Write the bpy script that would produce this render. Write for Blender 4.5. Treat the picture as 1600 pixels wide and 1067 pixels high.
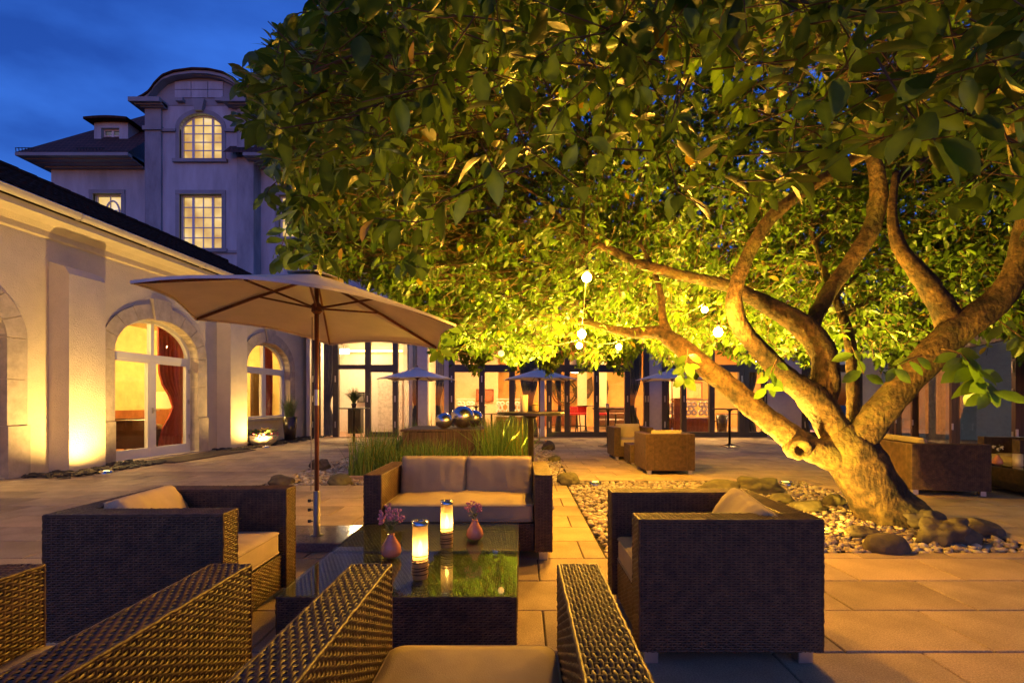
import bpy, math, random
import numpy as np
from mathutils import Vector, Matrix, noise as mnoise
random.seed(7)
RNG = np.random.default_rng(11)
PI = math.pi
R = math.radians
scene = bpy.context.scene
for _o in list(bpy.data.objects):
    bpy.data.objects.remove(_o, do_unlink=True)
COL = scene.collection

# ------------------------------------------------------------------ camera
F, CX, HY, CH = 780.0, 815.0, 628.0, 1.25       # focal length and vanishing point in photo pixels, eye height in metres
cam_data = bpy.data.cameras.new('camera')
cam = bpy.data.objects.new('camera', cam_data)
COL.objects.link(cam)
cam.location = (0, 0, CH)
cam.rotation_euler = (PI / 2, 0, 0)
cam_data.sensor_width = 36.0
cam_data.lens = F / 1600 * 36
cam_data.shift_x = -(CX - 800) / 1600
cam_data.shift_y = (HY - 533.5) / 1600
cam_data.clip_start = 0.05
cam_data.clip_end = 2000
scene.camera = cam

# ------------------------------------------------------------------ sky at dusk
SUN_EL, SUN_ROT = R(0.5), R(180)
world = bpy.data.worlds.new('World')
scene.world = world
world.use_nodes = True
wt = world.node_tree
wt.nodes.clear()
w_out = wt.nodes.new('ShaderNodeOutputWorld')
w_bg = wt.nodes.new('ShaderNodeBackground')
w_sky = wt.nodes.new('ShaderNodeTexSky')
w_sky.sky_type = 'NISHITA'
w_sky.sun_disc = False
w_sky.sun_elevation = SUN_EL
w_sky.sun_rotation = SUN_ROT
w_sky.ozone_density = 5.0      # the blue hour: ozone takes the red out of the sky
w_sky.dust_density = 0.5
w_mul = wt.nodes.new('ShaderNodeMix'); w_mul.data_type = 'RGBA'; w_mul.blend_type = 'MULTIPLY'
w_mul.inputs[0].default_value = 1.0
w_tc = wt.nodes.new('ShaderNodeTexCoord')
w_map = wt.nodes.new('ShaderNodeMapping'); w_map.inputs['Scale'].default_value = (1.0, 3.2, 5.0)
w_map.inputs['Rotation'].default_value = (0.25, 0.5, 0.3)
w_noi = wt.nodes.new('ShaderNodeTexNoise'); w_noi.inputs['Scale'].default_value = 2.2; w_noi.inputs['Detail'].default_value = 5
w_rmp = wt.nodes.new('ShaderNodeValToRGB')
w_rmp.color_ramp.elements[0].position = 0.35; w_rmp.color_ramp.elements[0].color = (0.74, 0.60, 0.84, 1)
w_rmp.color_ramp.elements[1].position = 0.68; w_rmp.color_ramp.elements[1].color = (1.55, 1.18, 1.38, 1)
wt.links.new(w_tc.outputs['Generated'], w_map.inputs['Vector'])
wt.links.new(w_map.outputs['Vector'], w_noi.inputs['Vector'])
wt.links.new(w_noi.outputs['Fac'], w_rmp.inputs['Fac'])
wt.links.new(w_sky.outputs['Color'], w_mul.inputs[6])
wt.links.new(w_rmp.outputs['Color'], w_mul.inputs[7])
wt.links.new(w_mul.outputs[2], w_bg.inputs['Color'])
wt.links.new(w_bg.outputs['Background'], w_out.inputs['Surface'])
w_bg.inputs['Strength'].default_value = 0.64

# ------------------------------------------------------------------ render look
vs = scene.view_settings
scene.display_settings.display_device = 'sRGB'
vs.view_transform = 'Standard'
vs.look = 'None'
vs.exposure = 0.52
vs.gamma = 1.0
vs.use_curve_mapping = False
cy = scene.cycles
cy.use_denoising = True
cy.max_bounces = 8
cy.diffuse_bounces = 3
cy.glossy_bounces = 4
cy.transmission_bounces = 8
cy.transparent_max_bounces = 24
cy.sample_clamp_indirect = 4.0
cy.sample_clamp_direct = 0.0
cy.caustics_reflective = False
cy.caustics_refractive = False
cy.use_light_tree = True

# ------------------------------------------------------------------ pixel helpers (photo pixels -> metres)
def P(px, py, Y):
    return Vector(((px - CX) / F * Y, Y, CH - (py - HY) / F * Y))
def G(px, py, z=0.0):
    Y = (CH - z) * F / (py - HY)
    return Vector(((px - CX) / F * Y, Y, z))

# ------------------------------------------------------------------ mesh builder
class MB:
    def __init__(s):
        s.v = []; s.f = []; s.nv = 0
    def add(s, verts, faces):
        n = s.nv
        s.v.extend([tuple(p) for p in verts]); s.nv += len(verts)
        s.f.extend([tuple(i + n for i in f) for f in faces])
        return s
    def box(s, x0, x1, y0, y1, z0, z1, M=None):
        vs_ = [(x0, y0, z0), (x1, y0, z0), (x1, y1, z0), (x0, y1, z0), (x0, y0, z1), (x1, y0, z1), (x1, y1, z1), (x0, y1, z1)]
        if M is not None: vs_ = [M @ Vector(p) for p in vs_]
        return s.add(vs_, [(0, 3, 2, 1), (4, 5, 6, 7), (0, 1, 5, 4), (1, 2, 6, 5), (2, 3, 7, 6), (3, 0, 4, 7)])
    def bbox(s, x0, x1, y0, y1, z0, z1, b=0.004, M=None):
        """box with chamfered edges"""
        vs_ = []; fs = []
        xs, ys, zs = (x0, x1), (y0, y1), (z0, z1)
        idx = {}
        for i in (0, 1):
            for j in (0, 1):
                for k in (0, 1):
                    p = [xs[i], ys[j], zs[k]]
                    sg = [1 if t == 0 else -1 for t in (i, j, k)]
                    for a in range(3):
                        q = [p[c] + (0 if c == a else sg[c] * b) for c in range(3)]
                        idx[(i, j, k, a)] = len(vs_); vs_.append(tuple(q))
        def q(*ks): fs.append(tuple(idx[k] for k in ks))
        q((0,0,0,0),(0,0,1,0),(0,1,1,0),(0,1,0,0)); q((1,0,0,0),(1,1,0,0),(1,1,1,0),(1,0,1,0))
        q((0,0,0,1),(1,0,0,1),(1,0,1,1),(0,0,1,1)); q((0,1,0,1),(0,1,1,1),(1,1,1,1),(1,1,0,1))
        q((0,0,0,2),(0,1,0,2),(1,1,0,2),(1,0,0,2)); q((0,0,1,2),(1,0,1,2),(1,1,1,2),(0,1,1,2))
        for j in (0, 1):
            for k in (0, 1): q((0,j,k,1),(1,j,k,1),(1,j,k,2),(0,j,k,2))
        for i in (0, 1):
            for k in (0, 1): q((i,0,k,0),(i,1,k,0),(i,1,k,2),(i,0,k,2))
        for i in (0, 1):
            for j in (0, 1): q((i,j,0,0),(i,j,1,0),(i,j,1,1),(i,j,0,1))
        for i in (0, 1):
            for j in (0, 1):
                for k in (0, 1): fs.append((idx[(i,j,k,0)], idx[(i,j,k,1)], idx[(i,j,k,2)]))
        if M is not None: vs_ = [M @ Vector(p) for p in vs_]
        return s.add(vs_, fs)
    def beam(s, p0, p1, w, h, up=(0, 0, 1)):
        p0, p1, up = Vector(p0), Vector(p1), Vector(up)
        d = (p1 - p0).normalized(); a = d.cross(up)
        if a.length < 1e-4: a = d.cross(Vector((1, 0, 0)))
        a.normalize(); b = a.cross(d)
        vs_ = []
        for p in (p0, p1):
            for sa, sb in ((-1, -1), (1, -1), (1, 1), (-1, 1)): vs_.append(p + a * (sa * w / 2) + b * (sb * h / 2))
        return s.add(vs_, [(3, 2, 1, 0), (4, 5, 6, 7), (0, 1, 5, 4), (1, 2, 6, 5), (2, 3, 7, 6), (3, 0, 4, 7)])
    def tube(s, path, radii, seg=8, caps=True, jitter=0.0, squash=1.0):
        path = [Vector(p) for p in path]; n = len(path)
        if not hasattr(radii, '__len__'): radii = [radii] * n
        prev = None; vs_ = []
        for i, p in enumerate(path):
            t = (path[min(i + 1, n - 1)] - path[max(i - 1, 0)]).normalized()
            if prev is None:
                a = t.cross(Vector((0, 0, 1)))
                if a.length < 1e-3: a = t.cross(Vector((1, 0, 0)))
            else:
                a = prev - t * prev.dot(t)
            a.normalize(); prev = a; b = t.cross(a)
            for k in range(seg):
                th = 2 * PI * k / seg
                o = a * math.cos(th) + b * (math.sin(th) * squash)
                r = radii[i]
                if jitter: r *= 1 + jitter * (mnoise.noise((p + o * r) * (1.2 / max(r, 0.05)) * 0.6) + 0.6 * mnoise.noise((p + o * r) * 9))
                vs_.append(p + o * r)
        fs = []
        for i in range(n - 1):
            for k in range(seg):
                k2 = (k + 1) % seg
                fs.append((i * seg + k, i * seg + k2, (i + 1) * seg + k2, (i + 1) * seg + k))
        if caps:
            fs.append(tuple(range(seg))[::-1]); fs.append(tuple((n - 1) * seg + k for k in range(seg)))
        return s.add(vs_, fs)
    def lathe(s, prof, seg=24, c=(0, 0, 0), cap=True):
        vs_ = []; fs = []; n = len(prof)
        for r, z in prof:
            for k in range(seg):
                th = 2 * PI * k / seg
                vs_.append((c[0] + r * math.cos(th), c[1] + r * math.sin(th), c[2] + z))
        for i in range(n - 1):
            for k in range(seg):
                k2 = (k + 1) % seg
                fs.append((i * seg + k, i * seg + k2, (i + 1) * seg + k2, (i + 1) * seg + k))
        if cap:
            if prof[0][0] > 1e-4: fs.append(tuple(range(seg))[::-1])
            if prof[-1][0] > 1e-4: fs.append(tuple((n - 1) * seg + k for k in range(seg)))
        return s.add(vs_, fs)
    def prism(s, poly, z0, z1):
        n = len(poly)
        vs_ = [(p[0], p[1], z0) for p in poly] + [(p[0], p[1], z1) for p in poly]
        fs = [tuple(range(n))[::-1], tuple(range(n, 2 * n))] + [(i, (i + 1) % n, n + (i + 1) % n, n + i) for i in range(n)]
        return s.add(vs_, fs)
    def blob(s, c, r, sub=2, amp=0.2, freq=1.0, seed=0.0, M=None):
        V, Fc = ico(sub)
        c = Vector(c); out = []
        for p in V:
            q = Vector(p); k = 1 + amp * mnoise.noise(q * freq + Vector((seed, seed * 1.7, -seed))) + amp * .5 * mnoise.noise(q * freq * 2.3 + Vector((seed, 3, seed)))
            q = Vector((q.x * r[0], q.y * r[1], q.z * r[2])) * k
            if M is not None: q = M @ q
            out.append(c + q)
        return s.add(out, Fc)
    def mesh(s, name, smooth=False, mat=None):
        me = bpy.data.meshes.new(name)
        me.from_pydata(s.v, [], s.f)
        if smooth:
            me.polygons.foreach_set('use_smooth', [True] * len(me.polygons))
        if mat is not None: me.materials.append(mat)
        me.update()
        return me
    def build(s, name, mat, parent=None, smooth=False, loc=None):
        return obj(name, s.mesh(name, smooth, mat), parent, loc)

_ICO = {}
def ico(sub):
    if sub in _ICO: return _ICO[sub]
    import bmesh
    bm = bmesh.new(); bmesh.ops.create_icosphere(bm, subdivisions=sub, radius=1)
    V = [tuple(v.co) for v in bm.verts]; Fc = [tuple(v.index for v in f.verts) for f in bm.faces]
    bm.free(); _ICO[sub] = (V, Fc)
    return _ICO[sub]
def np_mesh(name, V, Fq, mat, smooth=True, tint=None):
    """V (n,3), Fq list of index arrays (m,3)/(m,4)"""
    me = bpy.data.meshes.new(name)
    V = np.asarray(V, dtype=np.float32)
    me.vertices.add(len(V)); me.vertices.foreach_set('co', V.ravel())
    loops = np.concatenate([np.asarray(f, dtype=np.int32).ravel() for f in Fq])
    sizes = np.concatenate([np.full(len(f), np.asarray(f).shape[1], dtype=np.int32) for f in Fq])
    starts = np.concatenate([[0], np.cumsum(sizes)[:-1]]).astype(np.int32)
    me.loops.add(len(loops)); me.loops.foreach_set('vertex_index', loops)
    me.polygons.add(len(sizes)); me.polygons.foreach_set('loop_start', starts)
    me.polygons.foreach_set('use_smooth', np.full(len(sizes), smooth))
    me.update(calc_edges=True)
    if tint is not None:
        at = me.attributes.new('tint', 'FLOAT_COLOR', 'POINT')
        at.data.foreach_set('color', np.asarray(tint, dtype=np.float32).ravel())
    if mat is not None: me.materials.append(mat)
    return me
def obj(name, me, parent=None, loc=None):
    o = bpy.data.objects.new(name, me)
    COL.objects.link(o)
    if parent is not None: o.parent = parent
    if loc is not None: o.location = loc
    return o
def tag(o, label=None, cat=None, group=None, kind=None):
    if label: o['label'] = label
    if cat: o['category'] = cat
    if group: o['group'] = group
    if kind: o['kind'] = kind
    return o
def thing(name, label, cat, loc=(0, 0, 0), rotz=0.0, group=None):
    o = bpy.data.objects.new(name, None)
    o.empty_display_size = 0.1
    COL.objects.link(o)
    o.location = loc; o.rotation_euler = (0, 0, rotz)
    return tag(o, label, cat, group)
def copy_thing(root, loc, rotz, label, group=None):
    r = root.copy(); COL.objects.link(r); r.location = loc; r.rotation_euler = (0, 0, rotz); r['label'] = label
    if group: r['group'] = group
    for ch in list(root.children):
        c = ch.copy(); COL.objects.link(c); c.parent = r
        for g in list(ch.children):
            d = g.copy(); COL.objects.link(d); d.parent = c
    return r

# ------------------------------------------------------------------ materials
def new_mat(name):
    m = bpy.data.materials.new(name); m.use_nodes = True
    nt = m.node_tree; b = nt.nodes['Principled BSDF']
    return m, nt, b
def mat(name, col, rough=0.6, var=0.25, scale=8.0, bump=0.0, bscale=60.0, metal=0.0, spec=0.5, coat=0.0, detail=6.0, col2=None, space='Object', stretch=None, trans=0.0):
    m, nt, b = new_mat(name)
    L = nt.links
    tc = nt.nodes.new('ShaderNodeTexCoord')
    src = tc.outputs[space]
    if stretch is not None:
        mp = nt.nodes.new('ShaderNodeMapping'); mp.inputs['Scale'].default_value = stretch
        L.new(src, mp.inputs['Vector']); src = mp.outputs['Vector']
    n = nt.nodes.new('ShaderNodeTexNoise'); n.inputs['Scale'].default_value = scale; n.inputs['Detail'].default_value = detail
    n.inputs['Roughness'].default_value = 0.62
    L.new(src, n.inputs['Vector'])
    rp = nt.nodes.new('ShaderNodeValToRGB')
    c2 = col2 if col2 else tuple(c * (1 - var) for c in col)
    c1 = col if col2 else tuple(min(1, c * (1 + var)) for c in col)
    rp.color_ramp.elements[0].position = 0.32; rp.color_ramp.elements[0].color = (*c2, 1)
    rp.color_ramp.elements[1].position = 0.68; rp.color_ramp.elements[1].color = (*c1, 1)
    L.new(n.outputs['Fac'], rp.inputs['Fac']); L.new(rp.outputs['Color'], b.inputs['Base Color'])
    b.inputs['Roughness'].default_value = rough; b.inputs['Metallic'].default_value = metal
    b.inputs['Specular IOR Level'].default_value = spec
    b.inputs['Coat Weight'].default_value = coat
    if trans: b.inputs['Transmission Weight'].default_value = trans
    if bump:
        n2 = nt.nodes.new('ShaderNodeTexNoise'); n2.inputs['Scale'].default_value = bscale; n2.inputs['Detail'].default_value = 5
        L.new(src, n2.inputs['Vector'])
        bp = nt.nodes.new('ShaderNodeBump'); bp.inputs['Strength'].default_value = bump; bp.inputs['Distance'].default_value = 0.02
        L.new(n2.outputs['Fac'], bp.inputs['Height']); L.new(bp.outputs['Normal'], b.inputs['Normal'])
    return m
def emit(name, col, strength):
    m, nt, b = new_mat(name)
    b.inputs['Base Color'].default_value = (*col, 1)
    b.inputs['Emission Color'].default_value = (*col, 1)
    b.inputs['Emission Strength'].default_value = strength
    return m
def glass(name, tint=(1, 1, 1), rough=0.0, ior=1.5, boost=1.0):
    m = bpy.data.materials.new(name); m.use_nodes = True
    nt = m.node_tree; nt.nodes.clear()
    o = nt.nodes.new('ShaderNodeOutputMaterial'); mx = nt.nodes.new('ShaderNodeMixShader')
    t = nt.nodes.new('ShaderNodeBsdfTransparent'); t.inputs['Color'].default_value = (*tint, 1)
    g = nt.nodes.new('ShaderNodeBsdfGlossy'); g.inputs['Roughness'].default_value = rough
    f0 = ((ior - 1) / (ior + 1)) ** 2 * boost
    lw = nt.nodes.new('ShaderNodeLayerWeight'); lw.inputs['Blend'].default_value = 0.5
    pw = nt.nodes.new('ShaderNodeMath'); pw.operation = 'POWER'; pw.inputs[1].default_value = 5.0
    ma = nt.nodes.new('ShaderNodeMath'); ma.operation = 'MULTIPLY_ADD'; ma.inputs[1].default_value = 1 - f0; ma.inputs[2].default_value = f0; ma.use_clamp = True
    nt.links.new(lw.outputs['Facing'], pw.inputs[0]); nt.links.new(pw.outputs[0], ma.inputs[0]); nt.links.new(ma.outputs[0], mx.inputs[0])
    nt.links.new(t.outputs[0], mx.inputs[1]); nt.links.new(g.outputs[0], mx.inputs[2]); nt.links.new(mx.outputs[0], o.inputs[0])
    return m
def leafmat(name, c_dark, c_light, transl=0.45, rough=0.35):
    m = bpy.data.materials.new(name); m.use_nodes = True
    nt = m.node_tree; nt.nodes.clear(); L = nt.links
    o = nt.nodes.new('ShaderNodeOutputMaterial')
    at = nt.nodes.new('ShaderNodeAttribute'); at.attribute_name = 'tint'
    tc = nt.nodes.new('ShaderNodeTexCoord'); n = nt.nodes.new('ShaderNodeTexNoise'); n.inputs['Scale'].default_value = 30
    L.new(tc.outputs['Object'], n.inputs['Vector'])
    mx = nt.nodes.new('ShaderNodeMix'); mx.data_type = 'RGBA'
    mx.inputs[6].default_value = (*c_dark, 1); mx.inputs[7].default_value = (*c_light, 1)
    sp = nt.nodes.new('ShaderNodeSeparateColor'); L.new(at.outputs['Color'], sp.inputs[0])
    ad = nt.nodes.new('ShaderNodeMath'); ad.operation = 'MULTIPLY_ADD'; ad.inputs[1].default_value = 0.5; ad.inputs[2].default_value = -0.25
    L.new(n.outputs['Fac'], ad.inputs[0])
    a2 = nt.nodes.new('ShaderNodeMath'); a2.operation = 'ADD'; a2.use_clamp = True
    L.new(ad.outputs[0], a2.inputs[0]); L.new(sp.outputs[0], a2.inputs[1]); L.new(a2.outputs[0], mx.inputs[0])
    # autumn-yellow odd leaves by the second tint channel
    m2 = nt.nodes.new('ShaderNodeMix'); m2.data_type = 'RGBA'; m2.inputs[7].default_value = (0.28, 0.19, 0.03, 1)
    L.new(sp.outputs[1], m2.inputs[0]); L.new(mx.outputs[2], m2.inputs[6])
    d = nt.nodes.new('ShaderNodeBsdfPrincipled'); d.inputs['Roughness'].default_value = rough; d.inputs['Specular IOR Level'].default_value = 0.4
    L.new(m2.outputs[2], d.inputs['Base Color'])
    t = nt.nodes.new('ShaderNodeBsdfTranslucent')
    hs = nt.nodes.new('ShaderNodeHueSaturation'); hs.inputs['Value'].default_value = 1.7; hs.inputs['Saturation'].default_value = 1.1
    L.new(m2.outputs[2], hs.inputs['Color']); L.new(hs.outputs[0], t.inputs['Color'])
    ms = nt.nodes.new('ShaderNodeMixShader'); ms.inputs[0].default_value = transl
    L.new(d.outputs[0], ms.inputs[1]); L.new(t.outputs[0], ms.inputs[2]); L.new(ms.outputs[0], o.inputs[0])
    return m

M = {}
def slab_mat(name, col, sc, var):
    m, nt, b = new_mat(name); L = nt.links
    tc = nt.nodes.new('ShaderNodeTexCoord')
    def noi(scale, det, ro=.6):
        n = nt.nodes.new('ShaderNodeTexNoise'); n.inputs['Scale'].default_value = scale; n.inputs['Detail'].default_value = det; n.inputs['Roughness'].default_value = ro
        L.new(tc.outputs['Object'], n.inputs['Vector']); return n
    n1, n2 = noi(sc, 9), noi(130, 4, .8)
    r1 = nt.nodes.new('ShaderNodeValToRGB'); r1.color_ramp.elements[0].position = .33; r1.color_ramp.elements[1].position = .66
    r1.color_ramp.elements[0].color = (*[c * (1 - var) for c in col], 1); r1.color_ramp.elements[1].color = (*[min(1, c * (1 + var * .6)) for c in col], 1)
    r2 = nt.nodes.new('ShaderNodeValToRGB'); r2.color_ramp.elements[0].position = .38; r2.color_ramp.elements[1].position = .60
    r2.color_ramp.elements[0].color = (.55, .52, .48, 1); r2.color_ramp.elements[1].color = (1.12, 1.1, 1.06, 1)
    mx = nt.nodes.new('ShaderNodeMix'); mx.data_type = 'RGBA'; mx.blend_type = 'MULTIPLY'; mx.inputs[0].default_value = .85
    L.new(n1.outputs['Fac'], r1.inputs['Fac']); L.new(n2.outputs['Fac'], r2.inputs['Fac']); L.new(r1.outputs['Color'], mx.inputs[6]); L.new(r2.outputs['Color'], mx.inputs[7])
    L.new(mx.outputs[2], b.inputs['Base Color']); b.inputs['Roughness'].default_value = .75; b.inputs['Specular IOR Level'].default_value = .3
    bp = nt.nodes.new('ShaderNodeBump'); bp.inputs['Strength'].default_value = .4; bp.inputs['Distance'].default_value = .01
    L.new(n2.outputs['Fac'], bp.inputs['Height']); L.new(bp.outputs['Normal'], b.inputs['Normal'])
    return m
M['slab'] = slab_mat('granite slab', (0.54, 0.415, 0.255), 2.2, .22)
M['slab2'] = slab_mat('granite slab grey', (0.48, 0.375, 0.245), 3.1, .26)
M['slab3'] = slab_mat('granite slab sand', (0.59, 0.445, 0.265), 1.7, .22)
M['slab4'] = slab_mat('granite slab stained', (0.43, 0.33, 0.21), 1.3, .34)
M['joint'] = mat('joint sand', (0.07, 0.055, 0.04), 0.95, scale=20)
M['soil'] = mat('soil', (0.06, 0.04, 0.025), 0.95, scale=14, bump=0.4)
M['stucco'] = mat('rough cream stucco', (0.68, 0.59, 0.43), 0.9, scale=3, var=0.07, bump=0.9, bscale=55)
M['stucco2'] = mat('pale old plaster', (0.44, 0.49, 0.53), 0.9, scale=1.6, var=0.20, stretch=(1, 1, .22), bump=0.3, bscale=20, detail=10)
M['pilaster'] = mat('weathered stone plaster', (0.31, 0.345, 0.375), 0.9, scale=1.4, var=0.34, stretch=(1, 1, .3), bump=0.3, bscale=20, detail=12)
M['stone'] = mat('sandstone', (0.46, 0.39, 0.30), 0.85, scale=5, var=0.2, bump=0.5, bscale=35)
M['trim'] = mat('grey stone trim', (0.29, 0.32, 0.34), 0.85, scale=1.0, var=0.15)
M['roof'] = mat('clay roof tile', (0.06, 0.028, 0.018), 1.0, spec=0.1, scale=6, var=0.4, bump=0.5, bscale=12)
M['white'] = mat('white paint', (0.72, 0.70, 0.67), 0.4, scale=5, var=0.04)
M['zinc'] = mat('painted gutter', (0.55, 0.50, 0.42), 0.4, scale=4, var=0.08)
M['iron'] = mat('black iron', (0.02, 0.02, 0.022), 0.5, scale=10)
M['frame'] = mat('dark bronze frame', (0.055, 0.045, 0.04), 0.4, scale=10, var=0.1)
M['brownframe'] = mat('brown wood frame', (0.10, 0.05, 0.032), 0.4, scale=4, var=0.2, stretch=(8, 8, 1))
M['pane'] = glass('window glass', (0.93, 0.95, 0.94), 0.0, 1.45)
M['tableglass'] = glass('table glass', (0.80, 0.90, 0.86), 0.0, 1.6, 1.25)
M['rattan'] = mat('brown rattan strand', (0.11, 0.06, 0.022), 0.46, scale=16, var=0.5, spec=0.55)
M['core'] = mat('dark furniture core', (0.012, 0.009, 0.007), 0.9)
M['sleeve'] = mat('dull steel sleeve', (0.22, 0.20, 0.18), 0.4, metal=0.7, var=0.1)
M['alu'] = mat('brushed aluminium', (0.55, 0.53, 0.50), 0.35, metal=0.9, var=0.08)
M['cushion'] = mat('beige cushion cloth', (0.42, 0.335, 0.175), 0.9, scale=5, var=0.10, bump=0.25, bscale=260)
M['cushion2'] = mat('cream cushion cloth', (0.54, 0.43, 0.25), 0.9, scale=5, var=0.10, bump=0.25, bscale=260)
M['canvas'] = mat('off white canvas', (0.80, 0.74, 0.65), 0.85, scale=4, var=0.06, bump=0.1, bscale=200)
M['darkwood'] = mat('red brown hardwood', (0.16, 0.05, 0.022), 0.35, scale=6, var=0.35, stretch=(6, 6, 1))
M['wood'] = mat('weathered plank', (0.095, 0.057, 0.033), 0.7, scale=5, var=0.45, stretch=(5, 5, 0.6), bump=0.3, bscale=20)
M['granite'] = mat('polished granite', (0.20, 0.17, 0.15), 0.12, scale=60, var=0.4)
M['steel'] = mat('mirror steel', (0.72, 0.68, 0.62), 0.27, metal=1.0, var=0.03)
M['rock'] = mat('boulder', (0.10, 0.078, 0.048), 0.85, scale=5, var=0.45, bump=0.8, bscale=14)
M['rockgreen'] = mat('mossy boulder', (0.19, 0.17, 0.06), 0.9, scale=4, col2=(0.09, 0.075, 0.045), bump=0.8, bscale=14)
M['slate'] = mat('dark slate chips', (0.035, 0.032, 0.032), 0.7, scale=9, var=0.4)
def bark_mat():
    m, nt, b = new_mat('magnolia bark'); L = nt.links
    tc = nt.nodes.new('ShaderNodeTexCoord')
    def noi(sc, det, ro=.65):
        n = nt.nodes.new('ShaderNodeTexNoise'); n.inputs['Scale'].default_value = sc; n.inputs['Detail'].default_value = det; n.inputs['Roughness'].default_value = ro
        L.new(tc.outputs['Object'], n.inputs['Vector']); return n
    n1, n2, n3 = noi(3.2, 8), noi(14, 10), noi(1.7, 6)
    r1 = nt.nodes.new('ShaderNodeValToRGB'); e = r1.color_ramp.elements
    e[0].position = .36; e[0].color = (.022, .013, .008, 1); e[1].position = .62; e[1].color = (.15, .088, .036, 1)
    q = r1.color_ramp.elements.new(.5); q.color = (.085, .05, .024, 1)
    L.new(n1.outputs['Fac'], r1.inputs['Fac'])
    r2 = nt.nodes.new('ShaderNodeValToRGB'); r2.color_ramp.elements[0].position = .38; r2.color_ramp.elements[0].color = (.35, .35, .35, 1); r2.color_ramp.elements[1].position = .62; r2.color_ramp.elements[1].color = (1.25, 1.2, 1.1, 1)
    L.new(n2.outputs['Fac'], r2.inputs['Fac'])
    mx = nt.nodes.new('ShaderNodeMix'); mx.data_type = 'RGBA'; mx.blend_type = 'MULTIPLY'; mx.inputs[0].default_value = 1.0
    L.new(r1.outputs['Color'], mx.inputs[6]); L.new(r2.outputs['Color'], mx.inputs[7])
    r3 = nt.nodes.new('ShaderNodeValToRGB'); r3.color_ramp.elements[0].position = .52; r3.color_ramp.elements[0].color = (0, 0, 0, 1); r3.color_ramp.elements[1].position = .66; r3.color_ramp.elements[1].color = (.75, .75, .75, 1)
    L.new(n3.outputs['Fac'], r3.inputs['Fac'])
    m2 = nt.nodes.new('ShaderNodeMix'); m2.data_type = 'RGBA'; m2.inputs[7].default_value = (.115, .105, .028, 1)     # moss and lichen
    L.new(r3.outputs['Color'], m2.inputs[0]); L.new(mx.outputs[2], m2.inputs[6]); L.new(m2.outputs[2], b.inputs['Base Color'])
    b.inputs['Roughness'].default_value = .9
    vo = nt.nodes.new('ShaderNodeTexVoronoi'); vo.feature = 'DISTANCE_TO_EDGE'; vo.inputs['Scale'].default_value = 13
    mp = nt.nodes.new('ShaderNodeMapping'); mp.inputs['Scale'].default_value = (1.4, 1.4, .55)
    L.new(tc.outputs['Object'], mp.inputs['Vector']); L.new(mp.outputs['Vector'], vo.inputs['Vector'])
    ad = nt.nodes.new('ShaderNodeMath'); ad.operation = 'MULTIPLY_ADD'; ad.inputs[1].default_value = .5
    L.new(vo.outputs['Distance'], ad.inputs[0]); L.new(n2.outputs['Fac'], ad.inputs[2])
    bp = nt.nodes.new('ShaderNodeBump'); bp.inputs['Strength'].default_value = .9; bp.inputs['Distance'].default_value = .05
    L.new(ad.outputs[0], bp.inputs['Height']); L.new(bp.outputs['Normal'], b.inputs['Normal'])
    return m
M['bark'] = bark_mat()
M['twig'] = mat('twig', (0.12, 0.07, 0.035), 0.85)
M['leaf'] = leafmat('magnolia leaf', (0.034, 0.072, 0.012), (0.125, 0.200, 0.03), 0.45, 0.34)
M['reed'] = leafmat('reed blade', (0.05, 0.115, 0.022), (0.20, 0.31, 0.06), 0.35, 0.4)
M['terracotta'] = mat('pink glazed vase', (0.70, 0.27, 0.13), 0.18, scale=4, var=0.15, coat=0.3)
M['pink'] = mat('pink blossom', (0.70, 0.16, 0.26), 0.7, var=0.3, scale=40)
M['mauve'] = mat('mauve blossom', (0.58, 0.24, 0.26), 0.7, var=0.3, scale=40)
M['bloomwhite'] = mat('cream blossom', (0.75, 0.68, 0.50), 0.7, var=0.15, scale=40)
M['bowl'] = mat('concrete bowl', (0.42, 0.38, 0.30), 0.7, scale=8, bump=0.3)
M['pot'] = mat('dark glazed pot', (0.035, 0.025, 0.022), 0.25, scale=6)
M['wire'] = mat('bronze wire', (0.10, 0.055, 0.03), 0.35, metal=0.8)
M['chrome'] = mat('chrome rim', (0.6, 0.58, 0.55), 0.15, metal=1.0, var=0.05)
M['blacktable'] = mat('black table finish', (0.02, 0.016, 0.014), 0.3, scale=8)
M['curtain'] = mat('grey sheer curtain', (0.20, 0.19, 0.16), 0.9, scale=6, var=0.15)
M['redcurtain'] = mat('red curtain', (0.34, 0.045, 0.025), 0.75, scale=6, var=0.2)
M['leather'] = mat('brown leather', (0.085, 0.035, 0.018), 0.35, scale=10, var=0.25)
M['redseat'] = mat('red upholstery', (0.55, 0.02, 0.03), 0.5, scale=6, var=0.15)
M['mat'] = mat('brown coir mat', (0.06, 0.04, 0.032), 0.95, scale=40)
M['cord'] = mat('light cord', (0.35, 0.30, 0.2), 0.6)

# ================================================================== ground, paving, beds
BED1 = (0.68, 4.45, 4.15, 7.95)          # pebble bed with the tree: x0 x1 y0 y1
BED2 = (-3.95, 0.80, 7.55, 13.9)         # pebble bed round the pond
POND = (-2.95, 0.17, 8.25, 12.6)
mb = MB(); mb.add([(-150, -150, -.09), (150, -150, -.09), (150, 200, -.09), (-150, 200, -.09)], [(0, 1, 2, 3)])
tag(mb.build('ground', M['soil']), kind='structure')
pave = MB()
xs0, xs1, ys0, ys1 = -10.0, 14.0, -4.0, 17.6
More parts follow.
